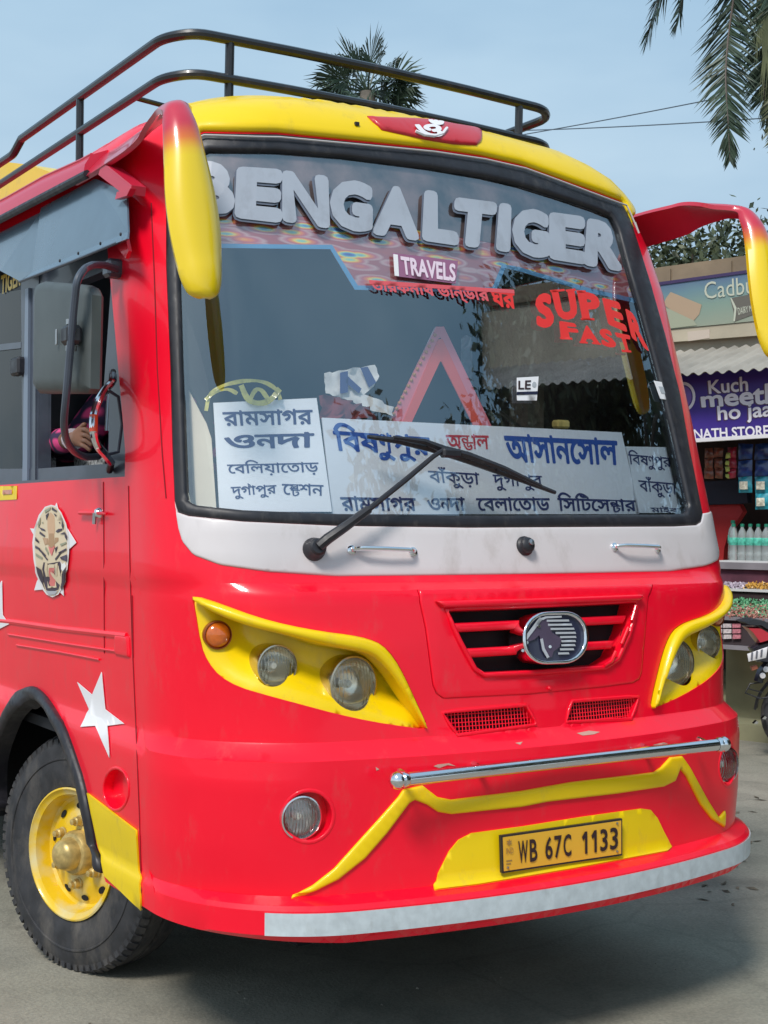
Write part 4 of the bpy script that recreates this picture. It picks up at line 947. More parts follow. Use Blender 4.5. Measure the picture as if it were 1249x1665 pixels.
prismX('bracket_tab', [(190, 312), (212, 306), (206, 318), (187, 324)], -1.21, .02, GM, sd)
prismX('gusset', [(186, 396), (204, 385), (209, 408), (204, 420)], -1.20, .012, RED, sd)

# ---- mirror and its bracket, grab rail
mp_ = [(66, 470), (70, 461), (80, 458), (140, 463), (150, 468), (155, 480), (152, 632), (147, 640), (70, 640), (64, 630)]
P = [onX(x, y, -1.36) for x, y in mp_]; c_ = sum(P)/len(P); n = len(P); V = []
for sc_, dx in ((.80, -.035), (.93, -.028), (1, -.01), (1, .02), (.96, .03)): V += [c_+(p-c_)*sc_+np.array([dx, 0, 0]) for p in P]
Fc = [tuple(range(n)), tuple(range(4*n, 5*n))[::-1]]
for r_ in range(4): Fc += [(r_*n+i, (r_+1)*n+i, (r_+1)*n+(i+1) % n, r_*n+(i+1) % n) for i in range(n)]
mm = mesh('side_mirror', V, Fc, mat('mirror_back_grey', (.065, .075, .075), .5, var=.15, vscale=6), bus, ang=40)
arm_px = [(190, 438, -1.19), (172, 431, -1.24), (152, 430, -1.32), (137, 437, -1.40), (125, 455, -1.43), (120, 500, -1.43), (114, 570, -1.43), (108, 640, -1.43), (103, 690, -1.42), (108, 718, -1.38), (122, 736, -1.31), (140, 744, -1.24), (160, 742, -1.17)]
MB().tube([onX(x, y, X) for x, y, X in arm_px], .012, 10, sm=.05).obj('mirror_bracket', FRM, mm)
cl_ = onX(116, 545, -1.42)
MB().box(cl_, (.05, .07, .06), bev=.012).obj('bracket_clamp', RUB, mm)
for dz in (-.04, .04): MB().tube([cl_+(0, 0, dz-.008), cl_+(0, 0, dz+.008)], .0165, 10).obj('clamp_collar', STL, mm)
MB().box(onX(92, 548, -1.405), (.006, .012, .05), bev=.002).obj('mirror_bolt', STL, mm)
MB().box(onX(187, 437, -1.18), (.07, .06, .06), bev=.01).obj('bracket_foot', FRM, mm)
gr_px = [(184, 610, -1.17), (184, 620, -1.19), (172, 632, -1.22), (158, 655, -1.27), (151, 680, -1.29), (152, 705, -1.29), (158, 725, -1.27), (172, 740, -1.22), (181, 752, -1.18), (178, 765, -1.16)]
gp = [onX(x, y, X) for x, y, X in gr_px]
g = MB().tube(gp[:9], .013, 10, sm=.04).obj('grab_rail', CHR, bus)
MB().tube([gp[4]*.8+gp[3]*.2, gp[4]*.1+gp[5]*.9], .0137, 12).obj('red_tape', mat('red_orange_tape', (.75, .09, .03), .4), g)
MB().tube(gp[7:], .012, 8).obj('rail_foot', RUB, g); MB().tube([onX(184, 604, -1.16), gp[0], gp[1]], .010, 8).obj('rail_foot', RUB, g)
MB().tube([gp[2], onX(192, 645, -1.17), onX(198, 690, -1.16), onX(192, 735, -1.17), gp[7]], .006, 8).obj('rail_strut', FRM, g)

# ---- roof rack
rk = bpy.data.objects.new('roof_rack', None); COL.objects.link(rk); rk.parent = bus; rk.matrix_parent_inverse = bus.matrix_world.inverted()
YR, XR = 1.13, .885
def rail(z, r_, y_rear):
    P = [(-XR, y_rear, z), (-XR, YR+.10, z), (-XR+.08, YR, z+.006), (-.4, YR-.01, z+.012), (0, YR-.015, z+.014), (.4, YR-.01, z+.012), (XR-.08, YR, z+.006), (XR, YR+.08, z), (XR, y_rear, z)]
    return P
t1 = rail(3.315, .019, 3.05)
k1 = onX(35, 238, -XR); k0 = onX(2, 238, -XR)
t1[0] = (-XR, k1[1], 3.315); t1 = [tuple(k0)] + t1 if False else t1
MB().tube(t1, .019, 10, sm=.06).obj('top_rail', RACK, rk)
MB().tube([(-XR, k1[1], 3.315), (-XR, k1[1]+.12, 3.27), (-XR, k1[1]+1.4, 3.28)], .019, 10, sm=.03).obj('top_rail', RACK, rk)
MB().tube(rail(3.17, .019, 8.8), .018, 10, sm=.06).obj('lower_rail', RACK, rk)
for x in (-.665, .67): MB().tube([(x, YR, 3.33), (x, YR+.01, 2.95)], .017, 10).obj('rack_post', RACK, rk)
for y in (2.06, 3.6, 5.2):
    for sx in (-1, 1): MB().tube([(sx*XR, y, 3.315 if y < 3 else 3.27), (sx*XR*1.0, y, 2.88)], .016, 10).obj('rack_post', RACK, rk)
MB().tube([(XR, 1.5, 3.17), (0, 1.5, 3.10), (-XR, 1.5, 3.17)], .010, 8).obj('rack_cross_bar', RACK, rk)
# yellow hump further back on the roof
c0 = onX(40, 292, -.55)
yh = MB(); n = 18
hp = [onX(-140, 300, -.55), onX(-60, 270, -.55), onX(0, 262, -.55), onX(50, 268, -.55), onX(82, 280, -.55), onX(95, 293, -.55), onX(60, 330, -.55), onX(-140, 400, -.55)]
V = [p for p in hp]+[p+np.array([1.1, 0, 0]) for p in hp]; m_ = len(hp)
mesh('roof_fairing', V, [tuple(range(m_)), tuple(range(m_, 2*m_))[::-1]]+[(i, i+m_, (i+1) % m_+m_, (i+1) % m_) for i in range(m_)], YEL, bus, ang=50)

# ---- underside, wheel wells, floor, dashboard
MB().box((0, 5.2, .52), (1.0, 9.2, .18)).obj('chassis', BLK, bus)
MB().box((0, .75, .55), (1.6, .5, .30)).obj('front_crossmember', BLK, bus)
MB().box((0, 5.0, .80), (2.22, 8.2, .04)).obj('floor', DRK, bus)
MB().box((0, 5.2, 1.2), (2.24, .05, 1.2)).obj('bulkhead', DRK, bus) if False else None
wx = AU[:, 0]
wy = SP(np.array([[apex[0], .9]]))[0][1]
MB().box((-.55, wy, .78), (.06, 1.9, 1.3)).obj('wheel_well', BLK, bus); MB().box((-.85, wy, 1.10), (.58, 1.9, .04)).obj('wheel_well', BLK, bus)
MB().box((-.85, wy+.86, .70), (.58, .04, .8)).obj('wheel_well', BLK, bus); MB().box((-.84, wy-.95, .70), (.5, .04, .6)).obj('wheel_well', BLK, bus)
# dashboard follows the windscreen
zz = 1.585
dv = []; df = []
for i, u in enumerate(np.linspace(-1.25, 1.25, 21)):
    a = SP(np.array([[u, zz]]), -.04)[0]; b = np.array([a[0]*.97, max(a[1]+.10, .85), zz+.02]); c = np.array([b[0], b[1], 1.0]); dv += [a, b, c]
for i in range(20): df += [(3*i, 3*i+3, 3*i+4, 3*i+1), (3*i+1, 3*i+4, 3*i+5, 3*i+2)]
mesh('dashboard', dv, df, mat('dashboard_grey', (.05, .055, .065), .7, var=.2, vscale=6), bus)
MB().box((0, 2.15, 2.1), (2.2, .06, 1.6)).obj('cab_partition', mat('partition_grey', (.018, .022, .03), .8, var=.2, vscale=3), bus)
st_ = MB().lathe([(0, .22), (.012, .228), (.024, .22), (.012, .212)], (-.60, 1.05, 1.78), (0, -.55, .85), 36, closed=True)
sw = st_.obj('steering_wheel', RUB, bus)
MB().tube([(-.60, 1.05, 1.79), (-.60, .85, 1.45)], .03, 10).obj('steering_column', RUB, sw)
for a in (90, 210, 330):
    x = np.array([1., 0, 0]); y = np.array([0, .85, .55]); d = math.cos(math.radians(a))*x+math.sin(math.radians(a))*y
    MB().tube([np.array([-.60, 1.045, 1.79]), np.array([-.60, 1.045, 1.79])+d*.215], .012, 8).obj('wheel_spoke', RUB, sw)
# dark slanted band and cream sheet seen inside the corner
def onS(px, o): return SP(UZ([px], o), o)[0]
tri = [onS(p, -.05) for p in [(293, 480), (300, 500), (322, 560), (338, 620), (347, 690), (347, 720), (330, 668), (296, 604)]]
mesh('dark_corner_band', tri+[p+np.array([.01, .03, 0]) for p in tri], [tuple(range(8)), tuple(range(8, 16))[::-1]]+[(i, i+8, (i+1) % 8+8, (i+1) % 8) for i in range(8)], BLK, bus, smooth=False)
tri = [onS(p, -.06) for p in [(296, 612), (306, 632), (330, 678), (343, 700), (352, 830), (304, 818), (299, 720)]]
mesh('cream_lining', tri+[p+np.array([.01, .03, 0]) for p in tri], [tuple(range(7)), tuple(range(7, 14))[::-1]]+[(i, i+7, (i+1) % 7+7, (i+1) % 7) for i in range(7)], mat('cream_sheet', (.72, .64, .50), .6, var=.1, vscale=4), bus, smooth=False)

# ---- front wheel (steered a little)
ST = math.radians(18)
wc = onX(120, 1387, -1.03); wc[2] = GZ+.437; R_T = .425
ax = np.array([-math.cos(ST), -math.sin(ST), 0.02]); ax /= np.linalg.norm(ax)
fx = np.array([-math.sin(ST), math.cos(ST), 0]); fz = np.cross(fx, ax); fz = fz if fz[2] > 0 else -fz
wh = bpy.data.objects.new('wheel', None); COL.objects.link(wh); wh.parent = bus; wh.matrix_parent_inverse = bus.matrix_world.inverted()
def L3(h, a, r): return wc+ax*h+r*(math.cos(a)*fx+math.sin(a)*fz)
ty = MB().lathe([(-.20, .24), (-.225, .30), (-.215, .385), (-.185, .418), (-.165, .424), (-.11, .425), (-.105, .412), (-.095, .412), (-.09, .425), (-.04, .425), (-.035, .413), (-.025, .413), (-.02, .423), (.002, .410), (.014, .385), (.020, .36), (.022, .345), (.026, .343), (.026, .338), (.022, .336), (.024, .30), (.018, .262), (.012, .240), (.0, .232)], wc, ax, 96)
n_l = 72
for i in range(n_l):
    a0 = 2*math.pi*i/n_l; da = 2*math.pi/n_l*.32
    for (h0, h1, r0, r1, r2) in ((-.02, .010, .400, .4305, .414),):
        V = [L3(h, a, r_) for h, rr_ in ((h0, (r0, r1)), (h1, (r0-.015, r2))) for a in (a0-da, a0+da) for r_ in rr_]
        ty.add(V, [(0, 1, 3, 2), (4, 6, 7, 5), (0, 4, 5, 1), (2, 3, 7, 6), (1, 5, 7, 3)])
ty.obj('tyre', TYR, wh, ang=28)
def rim_mat():
    m = mat('rim_yellow_paint', (.72, .50, .02), .4, coat=.3); n = m.node_tree; b = n.nodes['Principled BSDF']
    t = n.nodes.new('ShaderNodeTexCoord'); q = n.nodes.new('ShaderNodeTexNoise'); q.inputs['Scale'].default_value = 7; q.inputs['Detail'].default_value = 6
    r = n.nodes.new('ShaderNodeValToRGB'); e = r.color_ramp.elements; e[0].position = .48; e[0].color = (.78, .50, .01, 1); e[1].position = .68; e[1].color = (.66, .58, .34, 1)
    n.links.new(t.outputs['Object'], q.inputs[0]); n.links.new(q.outputs[0], r.inputs[0]); n.links.new(r.outputs[0], b.inputs['Base Color']); return m
RM = rim_mat()
rm = MB().lathe([(.008, .236), (.020, .238), (.022, .232), (.014, .226), (.008, .212), (-.02, .205), (-.045, .200), (-.052, .190), (-.040, .150), (-.030, .120), (-.026, .085), (-.026, .0)], wc, ax, 64)
rim = rm.obj('rim', RM, wh, ang=35)
for i in range(10):
    a = 2*math.pi*(i+.3)/10; P = L3(-.043, a, .166); n_ = ax
    tg_ = -math.sin(a)*fx+math.cos(a)*fz; rd = math.cos(a)*fx+math.sin(a)*fz
    V = [P+ax*.0045+tg_*.019*math.cos(t)+rd*.011*math.sin(t)+ax*(-.25*.011*math.sin(t)) for t in np.linspace(0, 2*math.pi, 15)[:-1]]
    mesh('hand_hole', V+[v-ax*.002 for v in V], [tuple(range(14)), tuple(range(14, 28))]+[(k, (k+1) % 14, (k+1) % 14+14, k+14) for k in range(14)], BLK, rim)
BR = mat('dusty_bronze', (.58, .42, .16), .38, metal=.45, var=.3, vscale=30)
hub = MB().lathe([(-.03, .082), (.0, .080), (.012, .072), (.016, .060), (.05, .054), (.062, .046), (.070, .030), (.073, .001)], wc, ax, 32).obj('hub', BR, rim, ang=30)
for i in range(6):
    a = 2*math.pi*(i+.5)/6; P = L3(-.028, a, .113)
    MB().lathe([(0, .021), (.006, .021), (.008, .0175), (.026, .017), (.030, .012), (.042, .011), (.044, .001)], P, ax, 6 if False else 12).obj('wheel_nut', BR, rim, ang=30)
# brake drum, axle and the far wheel
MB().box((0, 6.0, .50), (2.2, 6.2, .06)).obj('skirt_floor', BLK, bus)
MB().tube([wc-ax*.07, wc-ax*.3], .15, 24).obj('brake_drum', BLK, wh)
wh.location = tuple(-wc*.045); wh.scale = (1.045,)*3
w2 = wh.copy(); COL.objects.link(w2); w2.name = 'wheel'; w2.location = (wc[0]*.045, -wc[1]*.045, -wc[2]*.045)
M = Matrix.Diagonal((-1, 1, 1, 1))
for ch in list(wh.children):
    c = ch.copy(); c.data = ch.data.copy(); c.data.transform(M); c.data.flip_normals(); COL.objects.link(c); c.parent = w2
    for g_ in ch.children:
        d = g_.copy(); d.data = g_.data.copy(); d.data.transform(M); d.data.flip_normals(); COL.objects.link(d); d.parent = c
MB().tube([(-.8, wc[1], .33), (.8, wc[1], .33)], .06, 12).obj('axle', BLK, bus)
for sx in (-1, 1):
    MB().lathe([(-.25, .24), (-.24, .42), (0, .42), (.01, .24)], (sx*1.05, 6.2, GZ+.425), (sx, 0, 0), 40).obj('rear_tyre', TYR, bus)
# ================================================================== things inside the windscreen
def glassplane(a, b, c, o):
    A, B, C_ = [SP(UZ([q], -o), -o)[0] for q in (a, b, c)]; n = np.cross(B-A, C_-A); return A, n/np.linalg.norm(n)
def board(name, q, pl, th, label, group=None):
    Q = [onPl(*p, *pl) for p in q]
    b = slab(name, Q, th, BRD, None, label=label, cat='route board')
    if group: b['group'] = group
    return b, Q
INK = mat('blue_black_ink', (.035, .045, .16), .6); INB = mat('blue_ink', (.03, .10, .42), .6); INR = mat('red_ink', (.62, .05, .08), .6)
def bn_lines(Q0, pl, items, parent):
    for spec, q, m, bold in items:
        V, T = text_mesh(spec, bold); p = quadmap(V, q); n = pl[1] if np.dot(pl[1], CC-pl[0]) > 0 else -pl[1]
        mesh('lettering', [onPl(a, b, *pl)+n*.0015 for a, b in p], T, m, parent, smooth=False)
pm = glassplane((560, 820), (1000, 822), (800, 700), .075)
mb_, _ = board('route_board', [(524, 679), (1011, 703), (1040, 836), (541, 836)], pm, .006, 'wide white route board with large blue lettering, middle one behind the windscreen')
bn_lines(None, pm, [(['িব', 'ষ', ('narrow', 'ণ', .7), 'ুপুর'], [(538, 686), (697, 699), (701, 752), (548, 746)], INB, .030),
    (['অ', ('stack', 'ন', 'ড'), 'াল'], [(724, 705), (794, 706), (796, 733), (727, 731)], INR, .02),
    ('আসানেসাল', [(818, 704), (1003, 713), (1006, 757), (826, 752)], INB, .030),
    ('বাঁকুড়া', [(694, 758), (778, 763), (781, 796), (700, 792)], INK, .012), (['দু', ('reph', 'গ'), 'াপুর'], [(800, 765), (880, 768), (884, 798), (803, 798)], INK, .012),
    ('রামসাগর', [(552, 806), (675, 808), (678, 831), (556, 831)], INK, .022), (['ও', ('narrow', 'ন', .8), 'দা'], [(693, 808), (755, 808), (757, 831), (697, 831)], INK, .022),
    ('েবলােতাড', [(773, 808), (893, 808), (895, 831), (777, 831)], INK, .022), (['িসিট', 'েস', ('stack', 'ন', 'ট'), 'ার'], [(905, 800), (1032, 806), (1036, 833), (908, 833)], INK, .022)], mb_)
pL = glassplane((345, 810), (530, 820), (420, 670), .06)
lb_, _ = board('route_board', [(347, 655), (515, 647), (540, 832), (357, 832)], pL, .005, 'tall white route board with four lines of dark lettering, left one behind the windscreen')
bn_lines(None, pL, [('রামসাগর', [(361, 668), (508, 664), (509, 690), (364, 693)], INK, .022), (['ও', ('narrow', 'ন', .8), 'দা'], [(363, 706), (511, 702), (511, 728), (367, 731)], INK, .028),
    ('েবিলয়ােতাড়', [(368, 749), (517, 745), (519, 772), (371, 774)], INK, .012), (['দু', ('reph', 'গ'), 'াপুর'], [(374, 787), (449, 784), (450, 808), (378, 812)], INK, .012),
    (['ে', ('stack', 'স', 'ট'), 'শন'], [(458, 785), (526, 787), (526, 808), (460, 806)], INK, .012)], lb_)
pR = glassplane((1050, 825), (1105, 828), (1070, 740), .05)
rb_, _ = board('route_board', [(1018, 726), (1090, 727), (1114, 834), (1040, 834)], pR, .005, 'narrow white route board with dark lettering, right one behind the windscreen')
bn_lines(None, pR, [(['িব', 'ষ', ('narrow', 'ণ', .7), 'ুপুর'], [(1020, 731), (1090, 738), (1092, 766), (1024, 762)], INK, .012), ('বাঁকুড়া', [(1036, 774), (1099, 779), (1101, 812), (1042, 806)], INK, .012), ('মাইবে', [(1056, 822), (1110, 824), (1111, 834), (1060, 834)], INK, .012)], rb_)
# warning triangle standing behind the boards
pT = glassplane((600, 690), (820, 690), (716, 540), .16)
TRM = mat('triangle_red_orange', (.88, .13, .09), .35, coat=.5); TRP = mat('triangle_pink_reflector', (.80, .22, .26), .4, coat=.4)
def ring3(name, O, I, th, m, parent=None, **k):
    n = pT[1] if np.dot(pT[1], CC-pT[0]) > 0 else -pT[1]
    O3 = [onPl(*p, *pT) for p in O]; I3 = [onPl(*p, *pT) for p in I]; N_ = len(O)
    V = O3+I3+[p-n*th for p in O3]+[p-n*th for p in I3]; Fc = []
    for i in range(N_):
        j = (i+1) % N_; Fc += [(i, N_+i, N_+j, j), (2*N_+i, 2*N_+j, 3*N_+j, 3*N_+i), (i, j, 2*N_+j, 2*N_+i), (N_+i, 3*N_+i, 3*N_+j, N_+j)]
    return mesh(name, V, Fc, m, parent, smooth=False, **k)
tri = ring3('warning_triangle', [(709, 531), (722, 531), (803, 700), (806, 712), (622, 706), (630, 695)], [(714, 549), (717, 549), (783, 690), (785, 697), (655, 692), (660, 685)], .010, TRP, label='red reflective warning triangle standing behind the middle route board', cat='warning triangle')
n = pT[1] if np.dot(pT[1], CC-pT[0]) > 0 else -pT[1]
in_o = [(712, 552), (719, 552), (784, 694), (784, 700), (650, 696), (654, 686)]; in_i = [(715, 588), (717, 588), (768, 690), (768, 692), (668, 688), (670, 684)]
r2 = ring3('reflector', in_o, in_i, .004, TRM, tri); r2.data.transform(Matrix.Translation(Vector(n*.004)))
bm_ = MB()
for i in range(16):
    t = i/15; p = onPl(707-72*t, 545+138*t, *pT); bm_.lathe([(0, .007), (.006, .0055), (.009, .001)], p, n, 8)
bm_.obj('garland_bead', mat('marigold', (.65, .30, .10), .6), tri)
# folded newspaper / cloth and yellow plastic streamer
def scrap(name, px, o, m, label, cat, crump=.006):
    pl_ = glassplane((px[0][0], 700), (px[0][0]+80, 700), (px[0][0]+40, 620), o); Q = [onPl(*p, *pl_) for p in px]
    import itertools
    L = np.array(px, float); D_ = dens(L, 8); mn, mx_ = D_.min(0), D_.max(0)
    G = np.array([(x, y) for x in np.arange(mn[0]+4, mx_[0], 9) for y in np.arange(mn[1]+4, mx_[1], 9)]); G = G[inpoly(G, D_)]; G = G[distp(G, D_) > 3] if len(G) else G.reshape(0, 2)
    V, T = cdt(G, [D_]); T = T[inpoly(V[T].mean(1), D_)]
    P = np.array([onPl(a, b, *pl_)+pl_[1]*RNG.normal()*crump for a, b in V]); return mesh(name, P, T, m, None, smooth=True, ang=80, label=label, cat=cat)
pap = scrap('printed_sheet', [(527, 607), (610, 593), (616, 612), (608, 628), (594, 640), (640, 662), (640, 676), (606, 668), (560, 648), (529, 640)], .14, mat('crumpled_paper', (.78, .77, .74), .6, var=.15, vscale=20), 'crumpled white printed sheet propped behind the middle route board', 'paper')
for q in ([(553, 606), (566, 603), (566, 638), (553, 640)], [(586, 598), (598, 596), (612, 622), (600, 630)], [(566, 612), (588, 632), (584, 640), (562, 622)]):
    pl_ = glassplane((527, 700), (607, 700), (567, 620), .13); mesh('print', [onPl(*p, *pl_) for p in q], [(0, 1, 2, 3)], mat('navy_print', (.05, .07, .22), .6), pap, smooth=False)
scrap('cloth_bundle', [(520, 642), (560, 646), (600, 662), (612, 682), (522, 680)], .12, mat('maroon_cloth', (.20, .045, .05), .9, var=.3, vscale=20), 'dark red folded cloth lying behind the middle route board below the paper', 'cloth', .01)
YS = mat('yellow_plastic', (.62, .56, .10), .35, coat=.5, var=.3, vscale=30)
stz = MB(); pl_ = glassplane((340, 700), (420, 700), (380, 620), .05)
def ribbon(mb, px, wd_, pl):
    L = smoothp(px, 2, False); V = []
    for i, p in enumerate(L):
        t = L[min(i+1, len(L)-1)]-L[max(i-1, 0)]; t /= np.linalg.norm(t); nn = np.array([-t[1], t[0]]); o = .004*math.sin(i*.9)
        for s in (-1, 1): V.append(onPl(*(p+nn*s*wd_/2), *pl)+pl[1]*(o*s))
    mb.add(V, [(2*i, 2*i+2, 2*i+3, 2*i+1) for i in range(len(L)-1)])
ribbon(stz, [(335, 668), (340, 640), (362, 626), (400, 618), (430, 620), (452, 634), (456, 650)], 6, pl_)
ribbon(stz, [(392, 626), (402, 650), (420, 657), (440, 652), (455, 632)], 9, pl_); ribbon(stz, [(407, 650), (414, 634), (424, 632), (434, 646), (440, 655)], 7, pl_); ribbon(stz, [(334, 650), (352, 634), (372, 632), (386, 640)], 6, pl_)
o = stz.obj('plastic_streamer', YS); o['label'] = 'yellow plastic streamer crumpled on top of the left route board'; o['category'] = 'streamer'
o = MB().box(onPl(912, 690, *glassplane((880, 700), (960, 700), (920, 620), .12)), (.06, .04, .03), bev=.012).obj('sponge', mat('sponge_yellow', (.68, .52, .16), .8, var=.2, vscale=40)); o['label'] = 'small yellow sponge lying behind the right end of the middle route board'; o['category'] = 'sponge'

# ================================================================== driver
def person(name, verts, edges, m, label):
    me = bpy.data.meshes.new(name); me.from_pydata([tuple(v[:3]) for v in verts], edges, []); o = link(name, me, None, m, True, label=label, cat='person')
    mod = o.modifiers.new('skin', 'SKIN'); mod.use_smooth_shade = True
    for i, v in enumerate(verts): r_ = v[3]; me.skin_vertices[0].data[i].radius = (r_, r_) if not hasattr(r_, '__len__') else r_
    me.skin_vertices[0].data[0].use_root = True
    s_ = o.modifiers.new('sub', 'SUBSURF'); s_.levels = 1; s_.render_levels = 2; return o
SKIN = mat('brown_skin', (.22, .095, .05), .5, var=.12, vscale=30)
hx = onX(131, 712, -1.13); el = onX(76, 722, -.98); sh_ = np.array([-.80, 2.0, 2.02])
V = [(-.62, 2.0, 1.40, .15), (-.62, 1.99, 1.62, (.15, .12)), (-.62, 1.98, 1.86, (.17, .13)), (-.62, 1.97, 2.04, (.13, .10)), (-.62, 1.95, 2.13, .055), (-.62, 1.93, 2.19, .06), (-.62, 1.91, 2.27, (.078, .095)), (-.62, 1.91, 2.36, (.07, .085)), (-.62, 1.82, 2.25, .016),
     (-.80, 1.99, 2.03, .075), (-.93, 2.0, 1.86, .055), (*el, .05), (*(el*.45+hx*.55+np.array([0, 0, .0])), .038), (*(el*.14+hx*.86), .027), (*hx, .034),
     (-.44, 1.97, 2.03, .075), (-.34, 1.80, 1.82, .05), (-.42, 1.45, 1.82, .035), (-.45, 1.30, 1.86, .03)]
E_ = [(0, 1), (1, 2), (2, 3), (3, 4), (4, 5), (5, 6), (6, 7), (6, 8), (3, 9), (9, 10), (10, 11), (11, 12), (12, 13), (13, 14), (3, 15), (15, 16), (16, 17), (17, 18)]
fwd = np.array([.0, -1, 0]); side_ = np.array([0, 0, 1.])
b0 = len(V)
for k, (dz, ln) in enumerate(((.030, .075), (.010, .085), (-.010, .080), (-.028, .062))):
    p0 = hx+fwd*.03+side_*dz; p1 = p0+fwd*ln*.5+np.array([-.004, 0, -.004]); p2 = p1+fwd*ln*.36+np.array([.012, 0, -.018])
    i = len(V); V += [(*p0, .010), (*p1, .009), (*p2, .0075)]; E_ += [(14, i), (i, i+1), (i+1, i+2)]
i = len(V); p0 = hx+side_*.036; V += [(*(p0+fwd*.01), .012), (*(p0+fwd*.045+side_*.012), .010)]; E_ += [(14, i), (i, i+1)]
drv = person('person', V, E_, SKIN, 'driver in a red and purple plaid shirt resting an arm on the side window sill')
def plaid():
    m = bpy.data.materials.new('plaid_shirt_cloth'); m.use_nodes = True; n = m.node_tree; b = n.nodes['Principled BSDF']; L = n.links.new
    t = n.nodes.new('ShaderNodeTexCoord'); cs = []
    for ax_, sc_ in (('Z', 14), ('Y', 12)):
        wv = n.nodes.new('ShaderNodeTexWave'); wv.bands_direction = ax_; wv.inputs['Scale'].default_value = sc_/6.28*2; wv.inputs['Distortion'].default_value = 2.5; L(t.outputs['Object'], wv.inputs[0]); cs.append(wv)
    a = n.nodes.new('ShaderNodeMath'); a.operation = 'MULTIPLY'; L(cs[0].outputs['Fac'], a.inputs[0]); L(cs[1].outputs['Fac'], a.inputs[1])
    r = n.nodes.new('ShaderNodeValToRGB'); e = r.color_ramp.elements; e[0].position = .1; e[0].color = (.035, .02, .06, 1); e[1].position = .5; e[1].color = (.70, .06, .22, 1)
    L(a.outputs[0], r.inputs[0]); L(r.outputs[0], b.inputs['Base Color']); b.inputs['Roughness'].default_value = .9; return m
V2 = [V[0][:3]+(.17,), V[1][:3]+((.17, .14),), V[2][:3]+((.19, .15),), V[3][:3]+((.15, .115),), V[9][:3]+(.09,), V[10][:3]+(.070,), V[11][:3]+(.068,), tuple((el*.35+hx*.65))+(.050,), V[15][:3]+(.09,), V[16][:3]+(.065,), V[17][:3]+(.05,)]
me = bpy.data.meshes.new('shirt'); me.from_pydata([v[:3] for v in V2], [(0, 1), (1, 2), (2, 3), (3, 4), (4, 5), (5, 6), (6, 7), (3, 8), (8, 9), (9, 10)], []); shi = link('shirt', me, drv, plaid())
shi.modifiers.new('skin', 'SKIN').use_smooth_shade = True
for i, v in enumerate(V2): r_ = v[3]; me.skin_vertices[0].data[i].radius = (r_, r_) if not hasattr(r_, '__len__') else r_
me.skin_vertices[0].data[0].use_root = True; s_ = shi.modifiers.new('sub', 'SUBSURF'); s_.levels = 1; s_.render_levels = 2
hc = np.array([-.62, 1.935, 2.335]); hb = MB()
hb.lathe([(.10, .001), (.098, .04), (.075, .075), (.03, .092), (-.02, .090), (-.05, .075)], hc, (0, .35, 1), 20); hb.obj('hair', mat('black_hair', (.012, .010, .010), .6), drv)
for sx in (-1, 1): MB().lathe([(0, .009), (.004, .007), (.006, .001)], (-.62+sx*.030, 1.835, 2.275), (0, -1, 0), 10).obj('eye', mat('eye_dark', (.05, .04, .04), .3), drv)
MB().tube([(-.645, 1.836, 2.215), (-.62, 1.828, 2.213), (-.595, 1.836, 2.215)], .006, 6).obj('mouth', mat('lips', (.28, .08, .06), .5), drv)
cf = MB().tube([el*.22+hx*.78, el*.20+hx*.80], .041, 14).obj('bracelet', mat('cuff_pale', (.55, .50, .55), .8), drv)
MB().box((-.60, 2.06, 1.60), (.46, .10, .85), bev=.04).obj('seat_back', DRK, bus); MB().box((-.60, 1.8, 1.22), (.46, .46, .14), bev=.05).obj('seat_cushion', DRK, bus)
o = scrap('speckled_cloth', [(64, 716), (84, 716), (84, 766), (64, 766)], .2, mat('speckle', (.35, .36, .38), .9, var=.9, vscale=60), 'x', 'cloth') if False else None
Q = [onX(64, 717, -1.0), onX(84, 715, -1.0), onX(83, 762, -1.0), onX(64, 764, -1.0)]; o = slab('floral_cloth', Q, .02, mat('floral_speckle', (.22, .23, .25), .9, var=.95, vscale=70, var2=(.7, .72, .72)), None, label='black and white speckled cloth hanging behind the driver window sill', cat='cloth')
Q = [onX(120, 742, -.97), onX(158, 744, -.97), onX(158, 760, -.97), onX(120, 762, -.97)]; o = slab('floral_cushion', Q, .03, MATS['floral_speckle'], None, label='black and white speckled cushion under the driver hand', cat='cushion')
